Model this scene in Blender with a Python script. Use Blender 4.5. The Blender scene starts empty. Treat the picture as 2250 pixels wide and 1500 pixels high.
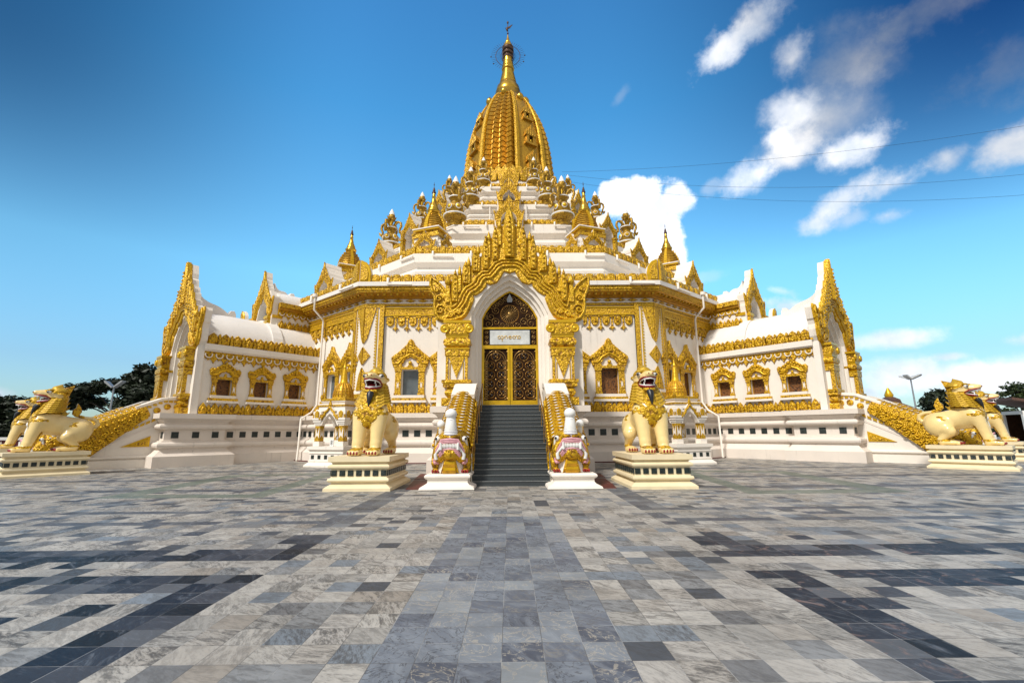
import bpy, math, random
import numpy as np
from math import sin, cos, pi, radians, sqrt, atan2, tan
from mathutils import Matrix, Vector
random.seed(7)
scene = bpy.context.scene
COL = scene.collection
R_ = radians

# ------------------------------------------------------------------ camera
CY = 49.3                      # centre of the pagoda
cam_d = bpy.data.cameras.new('camera')
cam = bpy.data.objects.new('camera', cam_d); COL.objects.link(cam)
cam_d.sensor_width = 36; cam_d.lens = 16.0; cam_d.clip_start = .1; cam_d.clip_end = 6000
P_, RO, YW = R_(11.3), R_(.40), R_(-.33)
r0 = Vector((cos(YW), sin(YW), 0)); f0 = Vector((-sin(YW)*cos(P_), cos(YW)*cos(P_), sin(P_))); u0 = r0.cross(f0)
rr = r0*cos(RO) - u0*sin(RO); uu = r0*sin(RO) + u0*cos(RO)
mw = Matrix((rr, uu, -f0)).transposed().to_4x4(); mw.translation = (-.02, 0, 1.6)
cam.matrix_world = mw
scene.camera = cam

# ------------------------------------------------------------------ light, sky
SUN_EL, SUN_AZ = 47, -38       # azimuth measured from the viewing direction's back, negative = left
scene.view_settings.view_transform = 'Standard'
scene.view_settings.look = 'None'
scene.view_settings.exposure = .92
scene.view_settings.gamma = 1.0
sd = bpy.data.lights.new('sun', 'SUN'); sd.energy = 2.1; sd.angle = R_(9); sd.color = (1, .955, .885)
sun = bpy.data.objects.new('sun', sd); COL.objects.link(sun)
# the direction towards the sun
SX, SY, SZ = sin(R_(SUN_AZ))*cos(R_(SUN_EL)), -cos(R_(SUN_AZ))*cos(R_(SUN_EL)), sin(R_(SUN_EL))
sun.rotation_euler = Vector((SX, SY, SZ)).to_track_quat('Z', 'Y').to_euler()

class NT:                       # small helper round a node tree
    def __init__(s, tree): s.t = tree; s.n = tree.nodes; s.l = tree.links
    def node(s, typ, **kw):
        n = s.n.new(typ)
        for k, v in kw.items():
            if k.startswith('i_'):
                k = k[2:]; n.inputs[int(k) if k.isdigit() else k.replace('_', ' ')].default_value = v
            else: setattr(n, k, v)
        return n
    def link(s, a, b): s.l.new(a, b)
    def put(s, sock, v):
        if hasattr(v, 'is_output') or hasattr(v, 'links'): s.l.new(v, sock)
        else: sock.default_value = v
    def math(s, op, a, b=None, c=None, clamp=False):
        n = s.n.new('ShaderNodeMath'); n.operation = op; n.use_clamp = clamp
        s.put(n.inputs[0], a)
        if b is not None: s.put(n.inputs[1], b)
        if c is not None: s.put(n.inputs[2], c)
        return n.outputs[0]
    def vmath(s, op, a, b=None):
        n = s.n.new('ShaderNodeVectorMath'); n.operation = op
        s.put(n.inputs[0], a)
        if b is not None: s.put(n.inputs[3 if op == 'SCALE' else 1], b)
        return n.outputs['Value'] if op in ('DOT_PRODUCT', 'LENGTH', 'DISTANCE') else n.outputs[0]
    def mix(s, f, a, b, blend='MIX'):
        n = s.n.new('ShaderNodeMix'); n.data_type = 'RGBA'; n.blend_type = blend
        s.put(n.inputs[0], f)
        for i, v in ((6, a), (7, b)):
            if isinstance(v, tuple): n.inputs[i].default_value = (*v[:3], 1)
            else: s.link(v, n.inputs[i])
        return n.outputs[2]
    def ramp(s, fac, pts, interp='LINEAR'):
        n = s.n.new('ShaderNodeValToRGB'); n.color_ramp.interpolation = interp
        e = n.color_ramp.elements
        while len(e) < len(pts): e.new(.5)
        for i, (p, c) in enumerate(pts):
            e[i].position = p
            e[i].color = (*c[:3], 1) if isinstance(c, tuple) else (c, c, c, 1)
        s.put(n.inputs[0], fac); return n.outputs[0]
    def noise(s, vec, scale, detail=4, rough=.55, dist=0):
        n = s.node('ShaderNodeTexNoise'); n.inputs['Scale'].default_value = scale; n.inputs['Detail'].default_value = detail
        n.inputs['Roughness'].default_value = rough; n.inputs['Distortion'].default_value = dist
        if vec is not None: s.link(vec, n.inputs['Vector'])
        return n
    def smooth(s, x, a, b):
        n = s.n.new('ShaderNodeMapRange'); n.interpolation_type = 'SMOOTHSTEP'
        s.put(n.inputs[0], x); n.inputs[1].default_value = a; n.inputs[2].default_value = b
        return n.outputs[0]

world = bpy.data.worlds.new('World'); scene.world = world; world.use_nodes = True
def build_world():
    w = NT(world.node_tree); w.n.clear()
    out = w.node('ShaderNodeOutputWorld'); bg = w.node('ShaderNodeBackground')
    bg.inputs['Strength'].default_value = .1
    sky = w.node('ShaderNodeTexSky'); sky.sky_type = 'NISHITA'; sky.sun_disc = False
    sky.sun_elevation = R_(SUN_EL); sky.sun_rotation = atan2(SX, SY); sky.air_density = 1.3; sky.dust_density = .6; sky.ozone_density = 2.5
    D = w.node('ShaderNodeTexCoord').outputs['Generated']
    sep = w.node('ShaderNodeSeparateXYZ'); w.link(D, sep.inputs[0]); X, Y, Z = sep.outputs
    az = w.math('MULTIPLY', w.math('ARCTAN2', X, Y), 180/pi)
    el = w.math('MULTIPLY', w.math('ARCSINE', Z), 180/pi)
    # polarised clear air: deeper blue with height and away from the sun side; corner fall-off painted in too
    tint = w.ramp(w.math('DIVIDE', el, 60, clamp=True), [(0, (.46, .62, .80)), (.12, (.51, .72, .90)), (.3, (.73, 1.30, 1.38)), (.62, (.36, 1.02, 1.26)), (1, (.24, .66, 1.0))])
    base = w.mix(1.0, sky.outputs[0], tint, 'MULTIPLY')
    corner_dim = w.math('MULTIPLY', w.smooth(az, 10, 56), w.smooth(el, 8, 36))  # darker upper right: away from the sun, plus painted corner vignetting
    base = w.mix(corner_dim, base, w.mix(1.0, base, (.10, .17, .30), 'MULTIPLY'))
    corner_dim2 = w.math('MULTIPLY', w.smooth(w.math('MULTIPLY', az, -1), 20, 56), w.smooth(el, 2, 34))  # upper left darkened in the sky colour, like lens vignetting
    base = w.mix(corner_dim2, base, w.mix(1.0, base, (.22, .25, .30), 'MULTIPLY'))
    nz = w.noise(D, 12, 11, .62, 0); n1 = w.math('SUBTRACT', nz.outputs[0], .5)
    sh = w.node('ShaderNodeVectorMath', operation='ADD'); w.link(D, sh.inputs[0]); sh.inputs[1].default_value = (-.05, 0, .035)
    q1 = w.noise(D, 4.5, 6, .55, .2).outputs[0]; q2 = w.noise(sh.outputs[0], 4.5, 6, .55, .2).outputs[0]
    lit = w.math('ADD', .45, w.math('MULTIPLY', w.math('SUBTRACT', q1, q2), 5.0), clamp=True)
    nl = w.math('SUBTRACT', w.noise(D, 2.6, 6, .6, .2).outputs[0], .5)
    # az, el, half width, half height, tilt(deg), noise amplitude, opacity, brightness
    CL = [(17.5, 27.6, 4.4, 2.8, 0, .62, 1, 1.25), (21.6, 26.8, 2.6, 2.8, 0, .62, 1, 1.2), (14.6, 28.0, 2.8, 2.2, 0, .62, 1, 1.25), (19.5, 23.2, 3.2, 3.4, 0, .62, 1, 1.18), (20.6, 19.3, 2.2, 3.0, 0, .62, 1, 1.1), (18.2, 25.4, 3.6, 3.2, 0, .5, 1, 1.18), (20.0, 21.6, 2.6, 3.0, 0, .5, 1, 1.12),
          (28.4, 39.9, 4.6, 2.1, 14, 1.2, .9, .95), (33.4, 41.6, 5.2, 2.2, 14, 1.3, .66, .74),
          (40.6, 34.6, 6.4, 4.6, 0, .6, .50, .45), (38.4, 31.2, 6.4, 4.4, 0, .35, .74, .62), (35.4, 32.2, 4.6, 3.2, 0, .6, .88, .92), (34.8, 29.6, 4.6, 2.6, 0, .5, .86, .80), (31.2, 27.6, 3.8, 2.0, 12, .9, .95, 1.06), (34.6, 28.4, 4.6, 2.2, 0, .8, .9, .86), (40.0, 27.4, 4.2, 2.0, 6, .9, .92, .98), (33.6, 30.6, 2.6, 2.0, 0, 1.0, .9, 1.04), (36.0, 37.0, 3.0, 2.4, 10, 1.0, .72, .74),
          (38.6, 22.8, 4.0, 1.5, 20, 1.4, .75, .92), (42.6, 23.2, 3.6, 1.6, 14, 1.3, .72, .88), (36.2, 21.2, 2.4, 1.2, 0, 1.3, .66, .9), (42.0, 20.4, 2.0, 1.0, 0, 1.4, .5, .85), (39.0, 20.9, 2.6, 1.1, 0, 1.4, .4, .85),
          (47.0, 24.0, 1.9, 1.3, 0, 1.3, .55, .72), (51.2, 23.2, 3.0, 1.9, 10, 1.2, .8, .72), (51.5, 29.2, 4.8, 3.2, 0, 1.6, .22, .36), (47.5, 36.0, 8.0, 2.4, 10, 1.6, .28, .36),
          (15.9, 38.5, 1.6, .8, 35, 1.4, .20, .75), (26.0, 27.4, 1.5, .8, 0, 2, .3, .9), (32.6, 13.2, 3.2, 1.2, -18, 1.9, .72, .95), (31.8, 15.0, 2.2, .6, -24, 1.9, .4, .95), (24.5, 17.5, 2.6, .9, 0, 2, .2, .9),
          (41.0, 8.7, 4.2, 1.3, 0, .7, .95, 1.02), (44.6, 6.4, 2.0, .5, 0, 1.5, .7, .9), (40.6, 5.0, 4.2, 2.3, 0, .6, 1, 1.05), (44.4, 4.4, 5.0, 2.2, 0, .6, 1, .98), (48.6, 4.4, 5.6, 2.3, 0, .6, 1, .95), (38, 3.0, 4, 1.6, 0, 1.5, .8, .85), (50, 7.4, 3.0, .8, 0, 1.5, .6, .8),
          (40, 1.0, 16, 1.2, 0, 1.2, .5, .75), (-48.8, 3.3, 2.0, .8, 0, 1.3, .8, .85)]
    col = base
    for (a0, e0, wd, hg, tl, am, op, br) in CL:
        da = w.math('SUBTRACT', az, a0); de = w.math('SUBTRACT', el, e0)
        c, s_ = cos(R_(tl)), sin(R_(tl))
        xx = w.math('DIVIDE', w.math('ADD', w.math('MULTIPLY', da, c), w.math('MULTIPLY', de, s_)), wd)
        yy = w.math('DIVIDE', w.math('SUBTRACT', w.math('MULTIPLY', de, c), w.math('MULTIPLY', da, s_)), hg)
        dist = w.math('SQRT', w.math('ADD', w.math('MULTIPLY', xx, xx), w.math('MULTIPLY', yy, yy)))
        nn = w.math('ADD', w.math('MULTIPLY', n1, am*1.7+.5), w.math('MULTIPLY', nl, am*.7))
        den = w.math('ADD', w.math('SUBTRACT', 1, dist), nn)
        soft = .34 if br >= 1.1 else (.8 if op >= .85 else 1.0)
        mask = w.math('MULTIPLY', w.smooth(den, 0, soft), op)
        cc = w.mix(lit, tuple(v*br for v in (4.4, 4.9, 5.7)), tuple(v*br for v in (7.4, 7.2, 7.0)))
        col = w.mix(mask, col, cc)
    fill_cover = w.math('SUBTRACT', 1, w.smooth(Y, -.05, .38))  # unseen cloud cover added behind the camera as soft warm fill
    col = w.mix(w.math('MULTIPLY', fill_cover, .86), col, w.mix(w.smooth(nl, -.2, .2), (2.3, 2.25, 2.15), (4.0, 3.85, 3.65)))
    w.link(col, bg.inputs['Color']); w.link(bg.outputs[0], out.inputs[0])
build_world()

# ------------------------------------------------------------------ materials
def new_mat(name):
    m = bpy.data.materials.new(name); m.use_nodes = True
    t = NT(m.node_tree); t.n.clear()
    out = t.node('ShaderNodeOutputMaterial'); b = t.node('ShaderNodeBsdfPrincipled'); t.link(b.outputs[0], out.inputs[0])
    return m, t, b
def simple(name, col, rough=.5, metal=0, var=.12, scale=6, bump=0, spec=.5, coat=0):
    m, t, b = new_mat(name)
    o = t.node('ShaderNodeTexCoord').outputs['Object']
    n = t.noise(o, scale, 6, .6).outputs[0]
    dark = tuple(c*(1-var*2) for c in col); lite = tuple(min(1, c*(1+var)) for c in col)
    t.link(t.ramp(n, [(.3, dark), (.7, lite)]), b.inputs['Base Color'])
    b.inputs['Roughness'].default_value = rough; b.inputs['Metallic'].default_value = metal
    b.inputs['Specular IOR Level'].default_value = spec; b.inputs['Coat Weight'].default_value = coat
    if bump:
        bp = t.node('ShaderNodeBump'); bp.inputs['Strength'].default_value = bump; bp.inputs['Distance'].default_value = .03
        t.link(t.noise(o, scale*6, 4).outputs[0], bp.inputs['Height']); t.link(bp.outputs[0], b.inputs['Normal'])
    return m
def plaster(name, col, grime=.5):
    m, t, b = new_mat(name)
    geo = t.node('ShaderNodeNewGeometry').outputs['Position']
    big = t.noise(geo, .6, 6, .65).outputs[0]
    c1 = t.ramp(big, [(.3, tuple(c*.90 for c in col)), (.65, col)])
    mp = t.node('ShaderNodeMapping'); mp.inputs['Scale'].default_value = (3.2, 3.2, .22); t.link(geo, mp.inputs[0])
    st = t.smooth(t.noise(mp.outputs[0], 1.6, 7, .7).outputs[0], .57, .80)
    c2 = t.mix(t.math('MULTIPLY', st, grime), c1, (.30, .27, .23))
    fine = t.smooth(t.noise(geo, 9, 8, .75).outputs[0], .63, .82)
    c3 = t.mix(t.math('MULTIPLY', fine, grime*.6), c2, (.36, .33, .29))
    t.link(c3, b.inputs['Base Color'])
    b.inputs['Roughness'].default_value = .62; b.inputs['Specular IOR Level'].default_value = .3
    bp = t.node('ShaderNodeBump'); bp.inputs['Strength'].default_value = .12; bp.inputs['Distance'].default_value = .02
    t.link(t.noise(geo, 14, 5).outputs[0], bp.inputs['Height']); t.link(bp.outputs[0], b.inputs['Normal'])
    return m
def gold(name, col=(.69, .405, .008), scale=9., bump=.9, dist=.05, dark=(.23, .10, .004), rough=.36, metal=.34, lo=.06, hi=.40):
    """carved and gilded stucco: raised scrolls in bright gold, recesses browned in the colour like crevice shade"""
    m, t, b = new_mat(name)
    o = t.node('ShaderNodeTexCoord').outputs['Object']
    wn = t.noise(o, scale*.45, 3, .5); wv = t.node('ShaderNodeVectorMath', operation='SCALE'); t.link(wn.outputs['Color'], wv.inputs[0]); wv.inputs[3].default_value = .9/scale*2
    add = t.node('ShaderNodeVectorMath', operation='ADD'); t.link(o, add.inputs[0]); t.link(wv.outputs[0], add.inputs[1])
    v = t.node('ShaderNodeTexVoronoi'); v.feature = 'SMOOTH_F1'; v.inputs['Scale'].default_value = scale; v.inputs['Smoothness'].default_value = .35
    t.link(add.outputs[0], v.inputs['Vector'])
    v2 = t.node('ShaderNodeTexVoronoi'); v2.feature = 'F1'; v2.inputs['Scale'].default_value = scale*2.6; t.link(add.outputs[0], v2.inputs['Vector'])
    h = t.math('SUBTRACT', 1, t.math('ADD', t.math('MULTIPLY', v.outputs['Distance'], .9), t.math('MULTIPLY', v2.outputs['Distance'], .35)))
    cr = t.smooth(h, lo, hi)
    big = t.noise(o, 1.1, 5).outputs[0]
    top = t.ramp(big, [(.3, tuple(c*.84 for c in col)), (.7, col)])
    t.link(t.mix(cr, dark, top), b.inputs['Base Color'])  # occlusion-like brown mixed into the colour where the relief is low
    b.inputs['Metallic'].default_value = metal; b.inputs['Roughness'].default_value = rough
    bp = t.node('ShaderNodeBump'); bp.inputs['Strength'].default_value = bump; bp.inputs['Distance'].default_value = dist
    t.link(h, bp.inputs['Height']); t.link(bp.outputs[0], b.inputs['Normal'])
    return m
M = {}
M['white'] = plaster('white_plaster', (.85, .785, .70), .6)
M['pod'] = plaster('podium_plaster', (.78, .70, .62), .75)
M['white2'] = plaster('white_roof', (.80, .76, .71), .5)
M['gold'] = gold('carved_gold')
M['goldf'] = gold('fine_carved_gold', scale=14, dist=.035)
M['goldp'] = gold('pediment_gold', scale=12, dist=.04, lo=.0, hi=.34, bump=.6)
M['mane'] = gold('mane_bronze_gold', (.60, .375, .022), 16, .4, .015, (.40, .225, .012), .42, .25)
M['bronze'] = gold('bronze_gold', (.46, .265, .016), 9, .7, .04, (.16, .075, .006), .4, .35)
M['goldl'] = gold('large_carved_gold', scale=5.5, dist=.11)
M['golds'] = simple('smooth_gold', (.70, .415, .010), .32, .40, .12, 3)
M['goldd'] = simple('deep_gold', (.52, .26, .012), .42, .4, .2, 5, .2)
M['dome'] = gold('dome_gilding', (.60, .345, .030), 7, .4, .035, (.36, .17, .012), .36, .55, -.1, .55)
M['spire'] = simple('spire_gilding', (.66, .40, .05), .26, .85, .15, 2.5)
M['cream'] = simple('cream_gloss_paint', (.82, .62, .27), .28, 0, .05, 2.5, 0, .5, .25)
M['pedestal'] = simple('cream_pedestal_paint', (.80, .68, .44), .5, 0, .05, 2)
M['tile'] = simple('dark_green_tile', (.012, .024, .022), .3, 0, .35, 14, .5)
M['granite'] = simple('dark_granite', (.055, .065, .07), .38, 0, .35, 60, .1)
M['nosing'] = simple('worn_step_edge', (.16, .17, .17), .5, 0, .2, 30)
M['glass'] = simple('window_glass', (.10, .115, .12), .08, 0, .2, 2, 0, .9)
M['dark'] = simple('dark_interior', (.032, .013, .005), .7, 0, .3, 5, 0, .1)
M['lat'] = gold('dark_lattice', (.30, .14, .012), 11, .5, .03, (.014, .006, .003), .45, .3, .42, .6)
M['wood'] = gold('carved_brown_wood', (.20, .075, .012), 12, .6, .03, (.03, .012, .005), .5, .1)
M['red'] = simple('red_paint', (.25, .008, .012), .35)
M['dred'] = simple('dark_red_mouth', (.10, .006, .006), .5)
M['pink'] = simple('pink_paint', (.72, .36, .40), .45)
M['wpaint'] = simple('white_gloss_paint', (.82, .81, .78), .4, 0, .03)
M['wpurp'] = simple('bluish_white_paint', (.72, .72, .76), .45, 0, .04)
M['black'] = simple('black_paint', (.012, .012, .014), .4)
M['steel'] = simple('brushed_steel', (.55, .52, .46), .25, .9)
M['brass'] = simple('brass_rail', (.42, .25, .08), .3, .8)
M['sign'] = simple('silver_plate', (.72, .73, .70), .3, .35, .12, 3)
M['redtile'] = simple('red_tile', (.105, .016, .014), .55, 0, .2, 8)
M['rust'] = simple('dark_metal', (.08, .045, .03), .5, .6)
M['grey'] = simple('grey_metal', (.34, .35, .36), .45, .5)
M['lamp'] = simple('lamp_glass', (.55, .56, .55), .3)
M['roofbrown'] = simple('brown_roof', (.10, .05, .035), .6)
M['stone'] = simple('grey_marble_statue', (.55, .54, .52), .5)

def leaf_mat(name, a, b_):
    m, t, b = new_mat(name)
    o = t.node('ShaderNodeNewGeometry')
    t.link(t.ramp(t.noise(o.outputs['Position'], 1.1, 3).outputs[0], [(.35, a), (.65, b_)]), b.inputs['Base Color'])
    b.inputs['Roughness'].default_value = .6
    return m
M['leaf'] = leaf_mat('dark_foliage', (.006, .012, .005), (.02, .034, .011))
M['leaf2'] = leaf_mat('mid_foliage', (.02, .035, .01), (.05, .075, .02))
M['bark'] = simple('bark', (.06, .045, .035), .8, 0, .3, 8, .4)

def floor_mat():
    m, t, b = new_mat('marble_paving')
    pos = t.node('ShaderNodeNewGeometry').outputs['Position']
    sep = t.node('ShaderNodeSeparateXYZ'); t.link(pos, sep.inputs[0]); X, Y, Z = sep.outputs
    X = t.math('ADD', X, .12)
    T = .311
    xs = t.math('DIVIDE', t.math('SUBTRACT', X, .03), T); ys = t.math('DIVIDE', Y, .302)
    ix = t.math('FLOOR', xs); iy = t.math('FLOOR', ys)
    fx = t.math('FRACT', xs); fy = t.math('FRACT', ys)
    cv = t.node('ShaderNodeCombineXYZ'); t.link(ix, cv.inputs[0]); t.link(iy, cv.inputs[1])
    wn = t.node('ShaderNodeTexWhiteNoise'); wn.noise_dimensions = '3D'; t.link(cv.outputs[0], wn.inputs['Vector'])
    rnd = wn.outputs['Value']; rs = t.node('ShaderNodeSeparateColor'); t.link(wn.outputs['Color'], rs.inputs[0]); r1, r2, r3 = rs.outputs
    # marble veining: every slab takes its own piece of stone, turned its own way
    offs = t.node('ShaderNodeVectorMath', operation='SCALE'); t.link(wn.outputs['Color'], offs.inputs[0]); offs.inputs[3].default_value = 40
    vr = t.node('ShaderNodeVectorRotate'); vr.rotation_type = 'Z_AXIS'; t.link(pos, vr.inputs['Vector']); t.link(t.math('ADD', .2, t.math('MULTIPLY', r2, 1.2)), vr.inputs['Angle'])
    pv = t.node('ShaderNodeVectorMath', operation='ADD'); t.link(vr.outputs[0], pv.inputs[0]); t.link(offs.outputs[0], pv.inputs[1])
    mp = t.node('ShaderNodeMapping'); mp.inputs['Scale'].default_value = (1, 3.0, 1); t.link(pv.outputs[0], mp.inputs[0])
    cloud = t.noise(mp.outputs[0], 3.0, 9, .72, .8).outputs[0]
    speck = t.noise(mp.outputs[0], 11, 9, .78, .6).outputs[0]
    vn = t.noise(pv.outputs[0], 4.5, 8, .62, 1.2).outputs[0]
    vein = t.math('SUBTRACT', 1, t.smooth(t.math('ABSOLUTE', t.math('SUBTRACT', vn, .5)), .0, .022))
    # base tones
    light = t.ramp(rnd, [(0, (.36, .345, .315)), (.18, (.47, .445, .40)), (.36, (.27, .275, .275)), (.48, (.42, .39, .345)), (.64, (.215, .245, .275)), (.72, (.45, .425, .385)), (.86, (.345, .31, .265)), (.92, (.20, .20, .20)), (.965, (.08, .09, .105))], 'CONSTANT')
    grime = t.smooth(t.math('ADD', t.math('MULTIPLY', cloud, .62), t.math('MULTIPLY', speck, .52)), .50, .66)
    light = t.mix(t.math('MULTIPLY', grime, t.math('ADD', .26, t.math('MULTIPLY', r3, .6), clamp=True)), light, (.06, .056, .052))
    blue = t.ramp(rnd, [(0, (.165, .185, .215)), (.3, (.125, .14, .17)), (.55, (.20, .22, .245)), (.75, (.085, .095, .12)), (.9, (.25, .27, .285))], 'CONSTANT')
    blue = t.mix(t.math('MULTIPLY', t.smooth(cloud, .42, .66), .4), blue, (.34, .37, .40))
    blue = t.mix(t.math('MULTIPLY', vein, .8), blue, t.mix(t.smooth(r1, .3, .7), (.05, .05, .055), (.42, .38, .31)))
    darkL = t.ramp(rnd, [(0, (.012, .016, .026)), (.35, (.030, .034, .046)), (.6, (.009, .010, .013)), (.8, (.055, .058, .07)), (.92, (.10, .105, .115))], 'CONSTANT')
    darkL = t.mix(t.math('MULTIPLY', t.smooth(cloud, .50, .70), .55), darkL, (.17, .19, .22))
    warm = t.math('MULTIPLY', t.smooth(X, -1, 1), t.smooth(vn, .56, .68))
    darkL = t.mix(t.math('MULTIPLY', warm, .6), darkL, (.26, .17, .14))
    # layout of the paving
    ax = t.math('ABSOLUTE', t.math('SUBTRACT', X, .03))
    def band(v, a, c): return t.math('MULTIPLY', t.math('GREATER_THAN', v, a), t.math('LESS_THAN', v, c))
    ayc = t.math('MULTIPLY', t.math('ADD', iy, .5), .302)
    axc = t.math('MULTIPLY', t.math('ABSOLUTE', t.math('ADD', ix, .5)), T)
    centre = t.math('MULTIPLY', t.math('LESS_THAN', axc, T*3), t.math('LESS_THAN', ayc, 9.3))
    strip = band(axc, T*9, T*11)
    jit = t.math('MULTIPLY', t.math('SUBTRACT', r1, .5), .9)
    gaps = t.math('ADD', t.math('ADD', band(ayc, 2.5, 5.7), band(ayc, 6.2, 8.0)), t.math('ADD', band(ayc, 8.6, 9.8), band(ayc, 9.9, 15)))
    strip = t.math('MULTIPLY', strip, gaps)
    lat = None
    for (a, c) in ((5.05, 5.72), (6.32, 6.95), (8.72, 9.06), (9.95, 10.3), (13.6, 14.2), (16.6, 17.2), (20.4, 21)):
        bb = band(ayc, a, c); lat = bb if lat is None else t.math('ADD', lat, bb)
    lat = t.math('MULTIPLY', lat, t.math('GREATER_THAN', axc, T*10.5))
    dk = t.math('MAXIMUM', strip, lat, clamp=True)
    scat = t.math('MULTIPLY', t.math('LESS_THAN', r3, .05), t.math('GREATER_THAN', axc, T*9))
    dk = t.math('MAXIMUM', t.math('MULTIPLY', dk, t.math('GREATER_THAN', r1, .07)), scat)
    near = t.math('SUBTRACT', 1, t.smooth(ayc, 6.6, 9.2))
    darkF = t.mix(t.math('SUBTRACT', 1, near), darkL, t.mix(.5, blue, darkL))
    col = t.mix(dk, light, darkF)
    col = t.mix(centre, col, blue)
    # two faded green outlines painted on the paving, left and right
    def quadmask(pts):
        res = None; n = len(pts)
        for i in range(n):
            (x1, y1), (x2, y2) = pts[i], pts[(i+1) % n]
            e = t.math('SUBTRACT', t.math('MULTIPLY', t.math('SUBTRACT', X, x1), (y2-y1)), t.math('MULTIPLY', t.math('SUBTRACT', Y, y1), (x2-x1)))
            h = t.math('LESS_THAN', e, 0); res = h if res is None else t.math('MULTIPLY', res, h)
        return res
    gr = None
    for s_ in (-1, 1):
        o_ = [(6.3, 12.3), (10.7, 12.4), (11.2, 19), (7.0, 19.8)]; i_ = [(6.95, 13.0), (9.9, 13.1), (10.4, 18.3), (7.5, 19.1)]
        o_ = [(x*s_, y) for x, y in o_]; i_ = [(x*s_, y) for x, y in i_]
        if s_ < 0: o_.reverse(); i_.reverse()
        mk = t.math('SUBTRACT', quadmask(o_), quadmask(i_), clamp=True); gr = mk if gr is None else t.math('ADD', gr, mk)
    col = t.mix(t.math('MULTIPLY', gr, t.math('ADD', .55, t.math('MULTIPLY', t.smooth(cloud, .3, .6), .35))), col, (.135, .17, .135))
    # joints
    dx = t.math('MINIMUM', fx, t.math('SUBTRACT', 1, fx)); dy = t.math('MINIMUM', fy, t.math('SUBTRACT', 1, fy))
    jm = t.math('SUBTRACT', 1, t.smooth(t.math('MINIMUM', dx, dy), .004, .014))
    jn = t.noise(pos, 1.3, 3).outputs[0]
    jc = t.mix(t.smooth(jn, .45, .6), (.09, .085, .08), (.40, .40, .39))
    col = t.mix(t.math('MULTIPLY', jm, .75), col, jc)
    stain = t.smooth(t.noise(pos, .55, 9, .68).outputs[0], .40, .66)
    col = t.mix(t.math('MULTIPLY', stain, .62), col, t.mix(1.0, col, (.62, .60, .57), 'MULTIPLY'))
    t.link(col, b.inputs['Base Color'])
    t.link(t.math('ADD', .30, t.math('MULTIPLY', speck, .4)), b.inputs['Roughness'])
    b.inputs['Specular IOR Level'].default_value = .22
    bp = t.node('ShaderNodeBump'); bp.inputs['Strength'].default_value = .25; bp.inputs['Distance'].default_value = .01
    t.link(t.math('SUBTRACT', t.math('MULTIPLY', speck, .25), jm), bp.inputs['Height']); t.link(bp.outputs[0], b.inputs['Normal'])
    return m
M['floor'] = floor_mat()

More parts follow.
